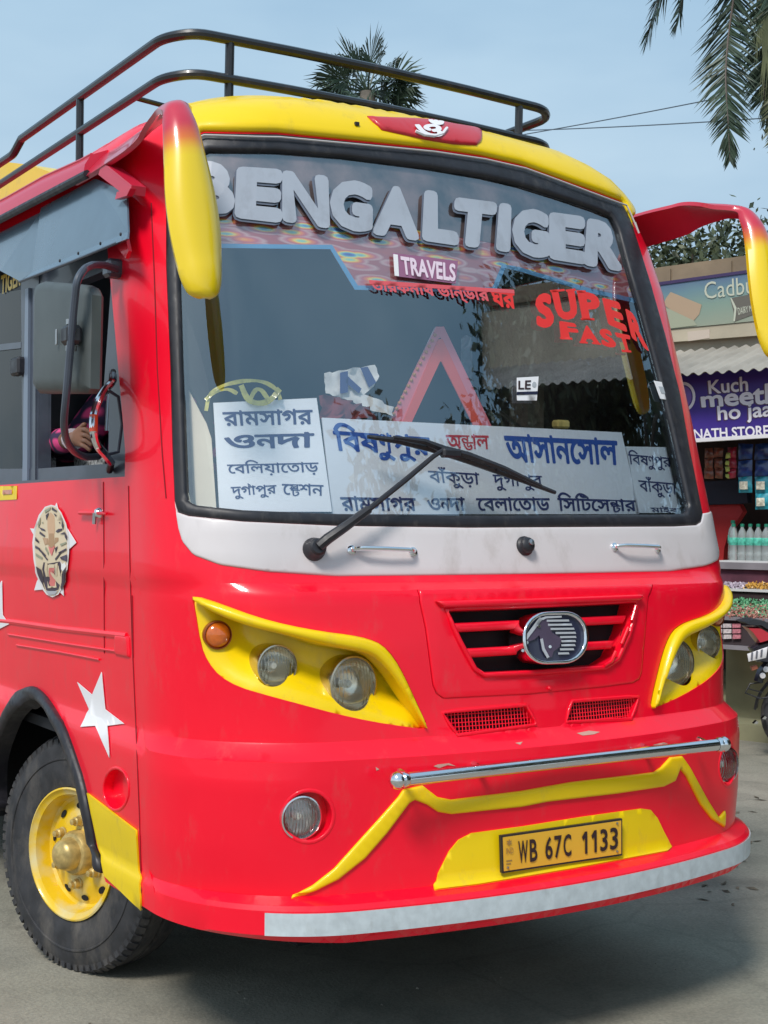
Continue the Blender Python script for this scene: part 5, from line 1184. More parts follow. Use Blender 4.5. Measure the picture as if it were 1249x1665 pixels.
# ================================================================== ground
def ground_mat():
    m = bpy.data.materials.new('worn_asphalt_road'); m.use_nodes = True; n = m.node_tree; b = n.nodes['Principled BSDF']; L = n.links.new
    t = n.nodes.new('ShaderNodeTexCoord')
    def nz_(s, d=6): q = n.nodes.new('ShaderNodeTexNoise'); q.inputs['Scale'].default_value = s; q.inputs['Detail'].default_value = d; L(t.outputs['Object'], q.inputs[0]); return q
    a = nz_(.55); r = n.nodes.new('ShaderNodeValToRGB'); e = r.color_ramp.elements; e[0].position = .35; e[0].color = (.24, .235, .19, 1); e[1].position = .66; e[1].color = (.34, .305, .25, 1)
    f = nz_(95, 3); r2 = n.nodes.new('ShaderNodeValToRGB'); r2.color_ramp.elements[0].position = .3; r2.color_ramp.elements[0].color = (.80, .80, .80, 1); r2.color_ramp.elements[1].position = .75; r2.color_ramp.elements[1].color = (1.16, 1.15, 1.12, 1)
    mu = n.nodes.new('ShaderNodeMix'); mu.data_type = 'RGBA'; mu.blend_type = 'MULTIPLY'; mu.inputs[0].default_value = 1
    st = nz_(4, 8); r3 = n.nodes.new('ShaderNodeValToRGB'); r3.color_ramp.elements[0].position = .30; r3.color_ramp.elements[0].color = (.74, .74, .74, 1); r3.color_ramp.elements[1].position = .55; r3.color_ramp.elements[1].color = (1, 1, 1, 1)
    mu2 = n.nodes.new('ShaderNodeMix'); mu2.data_type = 'RGBA'; mu2.blend_type = 'MULTIPLY'; mu2.inputs[0].default_value = .8
    L(a.outputs[0], r.inputs[0]); L(f.outputs[0], r2.inputs[0]); L(r.outputs[0], mu.inputs[6]); L(r2.outputs[0], mu.inputs[7]); L(st.outputs[0], r3.inputs[0]); L(mu.outputs[2], mu2.inputs[6]); L(r3.outputs[0], mu2.inputs[7]); L(mu2.outputs[2], b.inputs['Base Color'])
    b.inputs['Roughness'].default_value = .85
    ww = nz_(1.3, 3); vo = n.nodes.new('ShaderNodeTexVoronoi'); vo.feature = 'DISTANCE_TO_EDGE'; vo.inputs['Scale'].default_value = .8
    vm = n.nodes.new('ShaderNodeMix'); vm.data_type = 'RGBA'; vm.inputs[0].default_value = .25; L(t.outputs['Object'], vm.inputs[6]); L(ww.outputs[1], vm.inputs[7]); L(vm.outputs[2], vo.inputs[0])
    r4 = n.nodes.new('ShaderNodeMapRange'); r4.inputs[1].default_value = .0; r4.inputs[2].default_value = .012; r4.inputs[3].default_value = .86; r4.inputs[4].default_value = 1; L(vo.outputs[0], r4.inputs[0])
    os_ = nz_(1.1, 4); r5 = n.nodes.new('ShaderNodeMapRange'); r5.inputs[1].default_value = .60; r5.inputs[2].default_value = .72; r5.inputs[3].default_value = 1; r5.inputs[4].default_value = .62; L(os_.outputs[0], r5.inputs[0])
    mm1 = n.nodes.new('ShaderNodeMath'); mm1.operation = 'MULTIPLY'; L(r4.outputs[0], mm1.inputs[0]); L(r5.outputs[0], mm1.inputs[1])
    mu3 = n.nodes.new('ShaderNodeMix'); mu3.data_type = 'RGBA'; mu3.blend_type = 'MULTIPLY'; mu3.inputs[0].default_value = 1; L(mu2.outputs[2], mu3.inputs[6]); L(mm1.outputs[0], mu3.inputs[7]); L(mu3.outputs[2], b.inputs['Base Color'])
    bp = n.nodes.new('ShaderNodeBump'); bp.inputs['Strength'].default_value = .35; bp.inputs['Distance'].default_value = .01; L(f.outputs[0], bp.inputs['Height']); L(bp.outputs[0], b.inputs['Normal']); return m
mesh('ground', [(-700, -700, GZ), (700, -700, GZ), (700, 700, GZ), (-700, 700, GZ)], [(0, 1, 2, 3)], ground_mat(), None, smooth=False, kind='structure')
gb = MB()
for i in range(1500):
    x, y = RNG.uniform(-3.2, 5), RNG.uniform(-2.6, 9)
    s_ = abs(RNG.normal())*.0022+.0018; a = RNG.uniform(0, 6.28); h = s_*RNG.uniform(.5, 1)
    c = np.array([x, y, GZ]); V = [c+(math.cos(a+k*2.1)*s_, math.sin(a+k*2.1)*s_, 0) for k in range(3)]+[c+(0, 0, h)]
    gb.add(V, [(0, 1, 3), (1, 2, 3), (2, 0, 3)])
o = gb.obj('road_grit', mat('grit', (.24, .22, .18), .9, var=.5, vscale=50), smooth=False); o['kind'] = 'stuff'
# ================================================================== the row of shops
D1 = np.array([-.266, .964, 0]); D1 /= np.linalg.norm(D1); N1 = np.array([-D1[1], D1[0], 0])*1.0; N1 = np.array([-.964, -.266, 0]); N1 /= np.linalg.norm(N1)
S_0 = CC+ray(1190, 900)*12.0; S_0 = np.array([S_0[0], S_0[1], GZ])
def fp(px, py, n=0.): return onPl(px, py, S_0+N1*n, N1)       # a photo point on the plane n metres in front of the shop fronts
def ab(P): d = np.asarray(P)-S_0; return d@D1, d[2]            # along the fronts, height above the ground
def FP(a, z, n=0.): return S_0+D1*a+N1*n+np.array([0, 0, z])
RF = np.stack([D1, N1, np.array([0, 0, 1.])], 1)
def fbox(mb, a0, a1, n0, n1, z0, z1, bev=0): return mb.box(FP((a0+a1)/2, (z0+z1)/2, (n0+n1)/2), (abs(a1-a0), abs(n1-n0), abs(z1-z0)), RF, bev)
def zat(px, py, n=0.): return ab(fp(px, py, n))[1]
def aat(px, py, n=0.): return ab(fp(px, py, n))[0]
A0, A1 = -24, 16
CRM = mat('stained_cream_wall', (.46, .40, .30), .85, var=.22, vscale=1.5, bump=.2, bscale=12)
BRN = mat('weathered_brown_parapet', (.20, .15, .10), .9, var=.4, vscale=1.6, bump=.4, bscale=10)
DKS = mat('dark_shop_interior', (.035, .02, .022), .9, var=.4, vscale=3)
zpt, zpb = zat(1150, 424), zat(1150, 458); zcb = zat(1150, 560); zaw0 = zat(1150, 567, .9); 
shop = empty('shop_building', tuple(FP(0, 0, -3)), 'row of low shops with brown parapet and cream wall across the road', 'building')
mb = MB(); fbox(mb, A0, A1, -.35, .0, zpb, zpt); mb.obj('parapet', BRN, shop, smooth=False)
mb = MB(); fbox(mb, A0, A1, -.30, -.02, zcb-.06, zpb); mb.obj('upper_wall', CRM, shop, smooth=False)
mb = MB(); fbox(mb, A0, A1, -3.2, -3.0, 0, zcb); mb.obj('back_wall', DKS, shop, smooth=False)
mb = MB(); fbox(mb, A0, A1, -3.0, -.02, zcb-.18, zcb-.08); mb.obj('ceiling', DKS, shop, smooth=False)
mb = MB(); fbox(mb, A0, A1, -3.2, -.3, zpb-.1, zpb); mb.obj('roof', CRM, shop, smooth=False)
mb = MB()
for a in np.arange(A0+1, A1, 4.2):
    fbox(mb, a, a+.22, -.3, -.03, 0, zcb-.1)
mb.obj('pillar', CRM, shop, smooth=False)
mb = MB(); fbox(mb, A0, A1, -3.0, .8, 0, .13); mb.obj('plinth', mat('olive_concrete_step', (.26, .25, .15), .85, var=.2, vscale=3), shop, smooth=False)
# parapet blocks
for i, a in enumerate(np.arange(A0, A1, .6)):
    mb = MB(); fbox(mb, a+.01, a+.59, .001, .012+RNG.uniform(0, .008), zpb+.02, zpt-.03); mb.obj('parapet_block', BRN, shop, smooth=False)
# corrugated awning
AWM = mat('dusty_tin_awning', (.33, .30, .26), .6, metal=.1, var=.2, vscale=3, bump=.1, bscale=10)
zA1 = zat(1150, 567, .15); zA0 = zat(1150, 606, 1.0)
V = []; Fc = []; na = 2400; aa = np.linspace(-14, 5, na*1+1)
for i, a in enumerate(aa):
    w_ = .013*math.sin(a*2*math.pi/.105)+.006*math.sin(a*1.3)
    V += [FP(a, zA1+w_, .12), FP(a, zA0+w_, 1.02), FP(a, zA0+w_-.004, 1.02), FP(a, zA1+w_-.004, .12)]
for i in range(na): Fc += [(4*i, 4*i+1, 4*i+5, 4*i+4), (4*i+1, 4*i+2, 4*i+6, 4*i+5), (4*i+2, 4*i+3, 4*i+7, 4*i+6)]
o = mesh('tin_awning', V, Fc, AWM, None); o['label'] = 'corrugated dusty cream tin awning above the purple shop sign'; o['category'] = 'awning'
for a in np.arange(-13, 5, 3.0): MB().tube([FP(a, zA0-.05, .98), FP(a, zA0-.45, .02)], .018, 6).obj('awning_strut', STL, o)
# faded chocolate billboard
def fquad(px4, n): return [fp(*p, n) for p in px4]
def fslab(name, px4, n, th, m, parent=None, **k): return slab(name, fquad(px4, n), th, m, parent, **k)
def bb_mat():
    m = bpy.data.materials.new('faded_billboard_print'); m.use_nodes = True; n = m.node_tree; b = n.nodes['Principled BSDF']; L = n.links.new
    t = n.nodes.new('ShaderNodeTexCoord'); s = n.nodes.new('ShaderNodeSeparateXYZ'); L(t.outputs['Object'], s.inputs[0])
    q = n.nodes.new('ShaderNodeTexNoise'); q.inputs['Scale'].default_value = 2; L(t.outputs['Object'], q.inputs[0])
    mr = n.nodes.new('ShaderNodeMapRange'); mr.inputs[1].default_value = GZ+zat(1150, 540); mr.inputs[2].default_value = GZ+zat(1150, 452); L(s.outputs[2], mr.inputs[0])
    r = n.nodes.new('ShaderNodeValToRGB'); e = r.color_ramp.elements; e[0].color = (.30, .32, .24, 1); e[1].color = (.10, .16, .26, 1); x = e.new(.5); x.color = (.21, .30, .25, 1); x = e.new(.8); x.color = (.14, .24, .28, 1)
    ad = n.nodes.new('ShaderNodeMath'); ad.operation = 'MULTIPLY_ADD'; ad.inputs[1].default_value = .3; L(q.outputs[0], ad.inputs[0]); 
    sb = n.nodes.new('ShaderNodeMath'); sb.operation = 'ADD'; sb.inputs[1].default_value = -.15; L(mr.outputs[0], ad.inputs[2]); L(ad.outputs[0], sb.inputs[0]); L(sb.outputs[0], r.inputs[0]); L(r.outputs[0], b.inputs['Base Color'])
    b.inputs['Roughness'].default_value = .6; return m
bbq = [(1040, 468), (1330, 428), (1330, 512), (1040, 540)]
bb = fslab('billboard', bbq, .06, .04, bb_mat(), label='faded green and blue chocolate billboard high on the shop wall', cat='billboard')
def fpoly(name, px, n, m, parent): 
    P = [fp(*p, n) for p in px]
    o = mesh(name, P, [tuple(range(len(P)))], m, parent, smooth=False); return o
BBZ = lambda pts: Zc(1030, 330, 3.872, pts)
fpoly('chocolate_bar', BBZ([(205, 600), (235, 560), (430, 640), (415, 700), (380, 740), (260, 690), (190, 640)]), .064, mat('faded_choc', (.42, .30, .20), .6), bb)
fpoly('chocolate_face', BBZ([(190, 650), (380, 740), (400, 770), (230, 790), (200, 720)]), .066, mat('faded_choc_light', (.34, .36, .26), .6), bb)
fpoly('wrapper', BBZ([(610, 600), (760, 570), (790, 690), (640, 745), (630, 680)]), .064, mat('wrapper_brown', (.13, .12, .10), .6), bb)
BBL = mat('faded_cream_print', (.50, .52, .42), .6)
fpoly('wrapper_edge', BBZ([(610, 598), (620, 600), (650, 660), (640, 745), (630, 745), (636, 670)]), .067, BBL, bb)
def ftext(name, spec, q, n, m, parent, bold=0.):
    V, T = text_mesh(spec, bold); p = quadmap(V, q); return mesh(name, [fp(a, b, n) for a, b in p], T, m, parent, smooth=False)
ftext('brand_lettering', 'Cadbury', BBZ([(445, 500), (860, 440), (870, 590), (450, 640)]), .067, BBL, bb, 0)
ftext('wrapper_lettering', 'DAIRY MILK', BBZ([(655, 660), (775, 635), (780, 672), (662, 705)]), .067, BBL, bb, .01)
# swash of the capital
fslab('billboard_border', [(1040, 463), (1330, 423), (1330, 428), (1040, 468)], .07, .05, mat('purple_edge', (.05, .03, .10), .5), bb)
lb = fslab('lower_signboard', [(1040, 541), (1330, 513), (1330, 538), (1040, 560)], .05, .05, CRM, label='blank cream board below the faded billboard', cat='board')
fslab('sign_patch', BBZ([(340, 810), (480, 795), (480, 850), (345, 870)]), .054, .003, mat('pale_patch', (.55, .46, .38), .8), lb)
# purple shop sign
PUR = mat('purple_sign_print', (.055, .03, .26), .4, var=.25, vscale=.8)
sg = fslab('shop_sign', [(1080, 613), (1340, 588), (1340, 706), (1080, 722)], .75, .05, PUR, label='purple shop sign with white lettering under the tin awning', cat='sign')
fslab('sign_edge', [(1080, 716), (1340, 700), (1340, 706), (1080, 722)], .757, .06, WPR, sg)
WL = mat('white_sign_letter', (.85, .82, .88), .4); SH = mat('letter_shadow_violet', (.10, .05, .12), .5)
for t_, q, bo_ in (('Kuch', [(1151, 619), (1216, 611), (1217, 636), (1153, 641)], .02), ('meetha', [(1138, 637), (1290, 618), (1290, 655), (1141, 663)], .03), ('ho jaaye', [(1166, 660), (1290, 648), (1290, 682), (1168, 691)], .02), ('NATH STORE', [(1128, 698), (1250, 691), (1251, 709), (1129, 714)], .025)):
    ftext('sign_lettering', t_, q, .756, WL, sg, bo_)
    if t_ != 'NATH STORE': ftext('letter_shadow', t_, [(x-2, y+1.5) for x, y in q], .753, SH, sg, bo_+.01)
cx_, cy_ = 1112, 645
P = ell(cx_, cy_, 19, 24, 28); I = ell(cx_, cy_, 14.5, 19, 28)
mesh('sign_roundel', [fp(*p, .756) for p in P]+[fp(*p, .756) for p in I], [(i, (i+1) % 28, (i+1) % 28+28, i+28) for i in range(28)], WL, sg, smooth=False)
fpoly('roundel_disc', ell(cx_, cy_, 13, 17, 24), .756, mat('roundel_violet', (.20, .12, .45), .4), sg)
fpoly('roundel_mark', ell(cx_-2, cy_, 6, 9, 16), .758, WL, sg)
# ---- counter, shelves
WD = mat('grey_counter_edge', (.24, .22, .24), .6, var=.15, vscale=4)
cnt = empty('display_stand', tuple(FP(.0, .13, .4)), 'stepped display stand full of sweets and bottles in front of the shop', 'display stand')
zs = {k: zat(1215, v, .75) for k, v in dict(b=915, g=935, s1=948, t1=952, r=1006, low=1040, bot=1062).items()}
aL, aR = aat(1150, 900, .75), aat(1345, 900, .75)
aL, aR = max(aL, aR), min(aL, aR)
def cbox(name, n0, n1, pxy0, pxy1, m, **k):
    z0, z1 = zat(1215, pxy0, n1), zat(1215, pxy1, n1); mb = MB(); fbox(mb, aR, aL, n0, n1, z0, z1); return mb.obj(name, m, cnt, smooth=False, **k)
cbox('bottle_shelf', -.2, .55, 921, 912, mat('white_shelf', (.62, .62, .62), .5)); cbox('shelf_edge', .551, .58, 926, 915, WD)
cbox('shelf_front', .2, .545, 950, 926.5, mat('maroon_front', (.10, .03, .05), .7, var=.4, vscale=6))
cbox('tray_board', .3, .72, 962, 958, mat('white_shelf', (.62, .62, .62), .5))
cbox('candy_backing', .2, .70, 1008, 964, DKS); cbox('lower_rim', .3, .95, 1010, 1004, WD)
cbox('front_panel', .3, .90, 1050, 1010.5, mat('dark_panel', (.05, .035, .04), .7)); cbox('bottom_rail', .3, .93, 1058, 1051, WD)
mb = MB(); fbox(mb, aR, aL, -.2, .42, .13, zat(1215, 1058, .9)); mb.obj('base', MATS['olive_concrete_step'], cnt, smooth=False)
# sweets: scattered solid drops in heaps
def heap(name, a0, a1, n0, n1, pyt, pyb, colm, num, label, r_=.014):
    mb = MB(); zt, zb_ = zat(1215, pyt, n0), zat(1215, pyb, n1)
    for i in range(num):
        t = RNG.uniform(); a = RNG.uniform(a0, a1); p = FP(a, zb_+(zt-zb_)*t+RNG.uniform(-.01, .01), n1+(n0-n1)*t)
        d = RNG.normal(size=(3, 3)); q_, _ = np.linalg.qr(d); h = np.array([r_*1.3, r_*.8, r_*.6])
        mb.add([p+q_@(h*np.array(s)) for s in [(1, 0, 0), (-1, 0, 0), (0, 1, 0), (0, -1, 0), (0, 0, 1), (0, 0, -1)]], [(0, 2, 4), (2, 1, 4), (1, 3, 4), (3, 0, 4), (2, 0, 5), (1, 2, 5), (3, 1, 5), (0, 3, 5)])
    o = mb.obj(name, colm, None, smooth=False); o['kind'] = 'stuff'; o['label'] = label; o['category'] = 'sweets'; return o
ag = aat(1196, 985, .8)
heap('green_sweets', aR, aat(1192, 970, .7), .60, .93, 963, 1004, mat('green_foil', (.03, .30, .10), .3, var=.7, vscale=60, var2=(.25, .62, .35)), 1500, 'heap of green wrapped sweets on the display stand')
heap('red_sweets', aat(1262, 1000, .9), aat(1165, 980, .7), .74, .95, 982, 1004, mat('red_foil', (.35, .04, .03), .35, var=.7, vscale=60, var2=(.70, .35, .28)), 700, 'heap of red wrapped sweets in front of the green ones')
heap('white_sweets', aat(1215, 950, .6), aat(1160, 950, .6), .50, .68, 947, 956, mat('pale_foil', (.45, .38, .45), .35, var=.5, vscale=60), 260, 'heap of white wrapped sweets on the upper tray')
heap('orange_sweets', aR, aat(1216, 950, .6), .50, .68, 945, 956, mat('orange_foil', (.55, .30, .06), .35, var=.5, vscale=60), 420, 'heap of orange wrapped sweets on the upper tray')
# white lettered packets along the front
for i, x in enumerate((1168, 1183, 1190+8)):
    for j in range(3):
        q = [(x-7+j*.5, 1014+j*9), (x+6, 1014+j*9), (x+6, 1020.5+j*9), (x-7, 1021+j*9)]
        lab = ('left', 'middle', 'right')[i]+' white paper packet, '+('upper', 'centre', 'lower')[j]+' row of the stand front'
        o = fslab('paper_packet', q, .925, .015, mat('packet_white' if i < 2 else 'packet_pink', (.62, .55, .55) if i < 2 else (.55, .20, .24), .5, var=.3, vscale=60), None, label=lab, cat='packet', group='paper packets clipped to the stand front')
# bottles
BG = mat('bottle_plastic', (.62, .68, .68), .12, trans=.6, coat=.4); CAPM = mat('green_bottle_cap', (.02, .22, .14), .4); LBL = mat('green_bottle_label', (.10, .50, .38), .45, var=.35, vscale=40)
zb1 = zat(1215, 912, .40)
def bottle(a, n, label, s_=1.):
    c = FP(a, zb1+.001, n); z = np.array([0, 0, 1.])
    prof = [(0, .001), (0, .034), (.01, .038), (.06, .038), (.065, .036), (.12, .036), (.125, .038), (.20, .038), (.24, .030), (.27, .014), (.285, .0135)]
    b = MB().lathe([(h*s_, r*s_) for h, r in prof], c, z, 18).obj('water_bottle', BG, None, label=label, cat='bottle', group='water bottles on the shelf')
    MB().lathe([(h*s_, r*s_) for h, r in [(.128, .0385), (.129, .0392), (.19, .0392), (.191, .0385)]], c, z, 18).obj('label_band', LBL, b)
    MB().lathe([(h*s_, r*s_) for h, r in [(.282, .017), (.305, .017), (.307, .001)]], c, z, 14).obj('cap', CAPM, b); return b
for i, x in enumerate((1193, 1207, 1220, 1233, 1246)):
    bottle(aat(x, 900, .40), .40, ('leftmost', 'second', 'third', 'fourth', 'rightmost')[i]+' clear water bottle in the front row on the shelf')
bottle(aat(1190, 880, .2), .18, 'dark capped bottle leaning out behind the leftmost front bottle', 1.1)
for i, x in enumerate((1260, 1273, 1286)): bottle(aat(x, 900, .40), .40, ('first', 'second', 'third')[i]+' water bottle past the right edge of the picture')
# hanging strips of packets
PK = [mat('blue_crisp_packet', (.02, .06, .22), .3, coat=.5, var=.5, vscale=18), mat('teal_crisp_packet', (.02, .28, .36), .3, coat=.5, var=.5, vscale=18), mat('white_print_patch', (.65, .62, .50), .4, var=.4, vscale=40), mat('brown_sachet', (.22, .06, .03), .35, coat=.4, var=.5, vscale=25), mat('red_sachet', (.42, .02, .05), .35, coat=.4, var=.4, vscale=25), mat('gold_print', (.75, .50, .08), .4), mat('yellow_green_print', (.55, .60, .15), .4)]
def packet(px, n, m, patchm, label, group):
    px = [(x+RNG.uniform(-1.2, 1.2), y+RNG.uniform(-1.2, 1.2)) for x, y in px]
    L = np.array(px, float); Q = fquad(px, n); nx, ny = 5, 5; V = []
    for j in range(ny+1):
        for i in range(nx+1):
            s, t = i/nx, j/ny; p = quadmap(np.array([[s, t]]), Q)[0]; V.append(p+N1*(.028*math.sin(math.pi*s)*math.sin(math.pi*t)**.6+RNG.uniform(0, .005)))
    o = mesh('crisp_packet', V, [(j*(nx+1)+i, j*(nx+1)+i+1, (j+1)*(nx+1)+i+1, (j+1)*(nx+1)+i) for j in range(ny) for i in range(nx)], m, None, ang=80, label=label, cat='packet', group=group)
    if patchm:
        q = subq(Q, .2, .8, .2, .7); mid = [p+N1*.034 for p in q]; mesh('printed_patch', mid+[sum(mid)/4+N1*.006], [(0, 1, 4), (1, 2, 4), (2, 3, 4), (3, 0, 4)], patchm, o, smooth=False)
    return o
rows = ['top', 'second', 'third', 'bottom']
for i, x in enumerate((1201, 1228, 1254)):
    for j in range(4 if i else 3):
        y = 722+j*27
        packet([(x, y), (x+23, y-1), (x+23, y+25), (x, y+26)], .45, PK[1 if (i == 2 or j > 1) else 0], PK[2] if j > 1 else None, '%s blue crisp packet in the %s strip hanging under the sign' % (rows[j], ('left', 'middle', 'right')[i]), 'blue crisp packets hanging under the sign')
for i, x in enumerate((1146, 1162, 1184)):
    for j in range(3):
        y = 728+j*17
        packet([(x, y), (x+14, y-.6), (x+14, y+16), (x, y+16.5)], .40, PK[3 if i < 2 else 4], None, '%s brown sachet in the %s strip hanging beside the bus' % (('top', 'middle', 'bottom')[j], ('left', 'centre', 'right')[i]), 'brown sachets hanging under the sign')
for j in range(4): packet([(1180, 737+j*11), (1187, 737+j*11), (1187, 745+j*11), (1180, 745+j*11)], .43, PK[6], None, '%s small yellow sachet in the strip between the brown ones' % rows[j], 'small yellow sachets')
lt = MB()
for i in range(60):
    p = onZ(RNG.uniform(1130, 1249), RNG.uniform(1200, 1480), GZ) if i % 2 else np.array([RNG.uniform(-3, 4), RNG.uniform(-2, 8), GZ])
    a = RNG.uniform(0, 6.28); u_, v_ = np.array([math.cos(a), math.sin(a), 0]), np.array([-math.sin(a), math.cos(a), 0]); L_ = RNG.uniform(.015, .05)
    lt.add([p-u_*L_+(0, 0, .003), p+v_*L_*.35+(0, 0, .009), p+u_*L_+(0, 0, .004), p-v_*L_*.35+(0, 0, .002)], [(0, 1, 2), (0, 2, 3)])
o = lt.obj('leaf_litter', mat('dry_leaf', (.16, .13, .09), .9, var=.6, vscale=20), smooth=False); o['kind'] = 'stuff'
# person-sized red drinks cooler with dark lid
cool = empty('drinks_cooler', tuple(fp(1172, 900, -.05)), 'red drinks cooler under a dark hood beside the bottle shelf', 'cooler')
def fprism(name, px, n, th, m, parent):
    P = [fp(*p, n) for p in px]; k = len(P); V = P+[p-N1*th for p in P]
    return mesh(name, V, [tuple(range(k)), tuple(range(k, 2*k))[::-1]]+[(i, i+k, (i+1) % k+k, (i+1) % k) for i in range(k)], m, parent, smooth=False)
fprism('cooler_body', [(1130, 822), (1202, 820), (1208, 832), (1200, 845), (1186, 862), (1178, 890), (1176, 912), (1130, 914)], .10, .08, mat('cooler_red', (.42, .03, .03), .4, coat=.4, var=.15, vscale=5), cool)
fprism('cooler_hood', [(1130, 784), (1198, 780), (1214, 800), (1216, 818), (1204, 819), (1130, 821)], .14, .08, mat('hood_navy', (.012, .015, .03), .6), cool)

# ================================================================== motorcycle nose at the right edge
mc = empty('motorcycle', tuple(onZ(1300, 1235, GZ)), 'parked red and black motorcycle with a white number plate by the display stand', 'motorcycle')
bd = onZ(1250, 1235, GZ); dist = (bd-CC)@FW
def mp3(px, py, dd=0.): return CC+ray(px, py)*(dist+dd)
mrt = RR.copy(); mrt[2] = 0; mrt /= np.linalg.norm(mrt); mfw = np.cross((0, 0, 1.), mrt)
waxis = (mrt*.35+mfw*.94); waxis /= np.linalg.norm(waxis)
wcM = mp3(1306, 1165)
rM = np.linalg.norm(mp3(1262, 1232)-mp3(1262, 1165))
MB().lathe([(-.045, rM*.78), (-.05, rM*.88), (-.03, rM*.98), (0, rM), (.03, rM*.98), (.05, rM*.88), (.045, rM*.78)], wcM, waxis, 40).obj('tyre', TYR, mc)
MB().lathe([(-.03, rM*.80), (0, rM*.74), (.03, rM*.80)], wcM, waxis, 40).obj('rim', CHR, mc)
fwd_m = np.cross(waxis, (0, 0, 1.)); fwd_m = fwd_m if np.dot(fwd_m, RR) < 0 else -fwd_m
sp_ = MB()
for i in range(6):
    a = i*math.pi/3; sp_.tube([wcM, wcM+(math.cos(a)*fwd_m+math.sin(a)*np.array([0, 0, 1.]))*rM*.78], .012, 6)
sp_.obj('spoke', STL, mc)
# front mudguard arc
fen = []
for a in np.linspace(.1, 2.4, 12): fen.append(wcM+(math.cos(a)*fwd_m+math.sin(a)*np.array([0, 0, 1.]))*rM*1.1)
V = [p+waxis*s*.06 for p in fen for s in (-1, 0, 1)]
for i in range(len(fen)): V[3*i+1] = V[3*i+1]+(fen[i]-wcM)/rM*.02
mesh('mudguard', V, [(3*i+j, 3*i+j+1, 3*i+j+4, 3*i+j+3) for i in range(len(fen)-1) for j in (0, 1)], mat('motor_black', (.02, .02, .03), .3, coat=.6), mc)
for s in (-.09, .09): MB().tube([wcM+waxis*s, mp3(1320, 1000)+waxis*s], .02, 8).obj('shock_absorber', STL, mc)
# tail / fairing shapes read from the picture
def mprism(name, px, m, th=.10, dd=0., **k):
    P = [mp3(*p, dd) for p in px]; n_ = len(P); C0 = sum(P)/n_; V = [C0+(p-C0)*.9-mfw*th*0 for p in P]; V = []
    for sc_, o_ in ((.86, -.5), (1, -.25), (1, .25), (.86, .5)): V += [C0+(p-C0)*sc_+mfw*th*o_ for p in P]
    Fc = [tuple(range(n_))[::-1], tuple(range(3*n_, 4*n_))]
    for r_ in range(3): Fc += [(r_*n_+i, r_*n_+(i+1) % n_, (r_+1)*n_+(i+1) % n_, (r_+1)*n_+i) for i in range(n_)]
    return mesh(name, V, Fc, m, mc, ang=40)
MZ = lambda pts: Zc(1130, 940, 6.404, pts)
mprism('seat', MZ([(440, 440), (560, 410), (700, 440), (900, 540), (900, 620), (760, 550), (650, 480), (500, 470)]), mat('seat_black', (.025, .028, .035), .5), .22)
mprism('tail_fairing', MZ([(500, 500), (640, 500), (760, 570), (900, 640), (900, 700), (740, 640), (640, 670), (560, 560)]), mat('motor_red', (.55, .02, .04), .3, coat=.8), .18)
mprism('under_fairing', MZ([(560, 720), (640, 680), (760, 650), (900, 700), (900, 860), (760, 880), (640, 870)]), MATS['motor_black'], .12)
pm_ = mprism('number_plate', MZ([(545, 790), (760, 715), (740, 830), (560, 870)]), WPR, .012, -.16)
for x in (600, 650, 700): mprism('plate_character', MZ([(x-12, 775-(x-600)*.3), (x+8, 770-(x-600)*.3), (x, 850-(x-600)*.3), (x-18, 852-(x-600)*.3)]), mat('plate_grey', (.15, .15, .18), .5), .004, -.172)
mprism('indicator_lamp', MZ([(575, 920), (640, 900), (655, 940), (590, 965)]), mat('amber_dull', (.30, .09, .05), .3), .05, -.1)
def mtube(name, px, r_, m): return MB().tube([mp3(*p) for p in MZ(px)], r_, 6).obj(name, m, mc)
mtube('chain_guard', [(660, 1080), (690, 980), (760, 900), (860, 850)], .035, MATS['motor_black'])
for p in ((705, 1015), (742, 950)): MB().lathe([(0, .022), (.01, .02), (.012, .001)], mp3(*MZ([p])[0], -.06), -mfw, 12).obj('bolt_cover', WPR, mc)
mtube('wire_stand', [(700, 1085), (575, 1100), (525, 1195), (680, 1255), (760, 1240)], .006, RUB); mtube('wire_stand', [(550, 1150), (700, 1190)], .005, RUB)
for p in ((715, 1450), (630, 1500)): mprism('axle_nut', MZ([(p[0]-28, p[1]+12), (p[0]+5, p[1]-22), (p[0]+28, p[1]-4), (p[0]+10, p[1]+20)]), CHR, .05)

bk = -fwd_m; bk[2] = 0; bk /= np.linalg.norm(bk); zz_ = np.array([0, 0, 1.]); RB = np.stack([bk, waxis-zz_*waxis[2], zz_], 1); RB[:, 1] /= np.linalg.norm(RB[:, 1])
W2 = wcM+bk*1.26
MB().lathe([(-.045, rM*.78), (-.05, rM*.88), (-.03, rM*.98), (0, rM), (.03, rM*.98), (.05, rM*.88), (.045, rM*.78)], W2, waxis, 40).obj('tyre', TYR, mc)
MB().lathe([(-.03, rM*.80), (0, rM*.74), (.03, rM*.80)], W2, waxis, 40).obj('rim', CHR, mc)
sp_ = MB()
for i in range(6):
    a = i*math.pi/3; sp_.tube([W2, W2+(math.cos(a)*bk+math.sin(a)*zz_)*rM*.78], .012, 6)
sp_.obj('spoke', STL, mc)
MB().box(wcM+bk*.62+zz_*.12, (.34, .22, .30), RB, bev=.05).obj('engine', MATS['motor_black'], mc)
for i in range(5): MB().box(wcM+bk*.68+zz_*(.02+i*.045), (.20, .26, .012), RB).obj('cooling_fin', STL, mc)
MB().tube([wcM+bk*.62+zz_*.05+waxis*.12, wcM+bk*.3+zz_*-.05+waxis*.13, wcM-bk*.1+zz_*.05+waxis*.14], [.025, .03, .045], 12).obj('exhaust', CHR, mc)
tk = MB(); C0 = wcM+bk*.78+zz_*.47
tk.lathe([(-.26, .02), (-.24, .10), (-.1, .14), (.1, .145), (.2, .12), (.25, .02)], C0, bk+zz_*.12, 20); tk.obj('fuel_tank', MATS['motor_red'], mc)
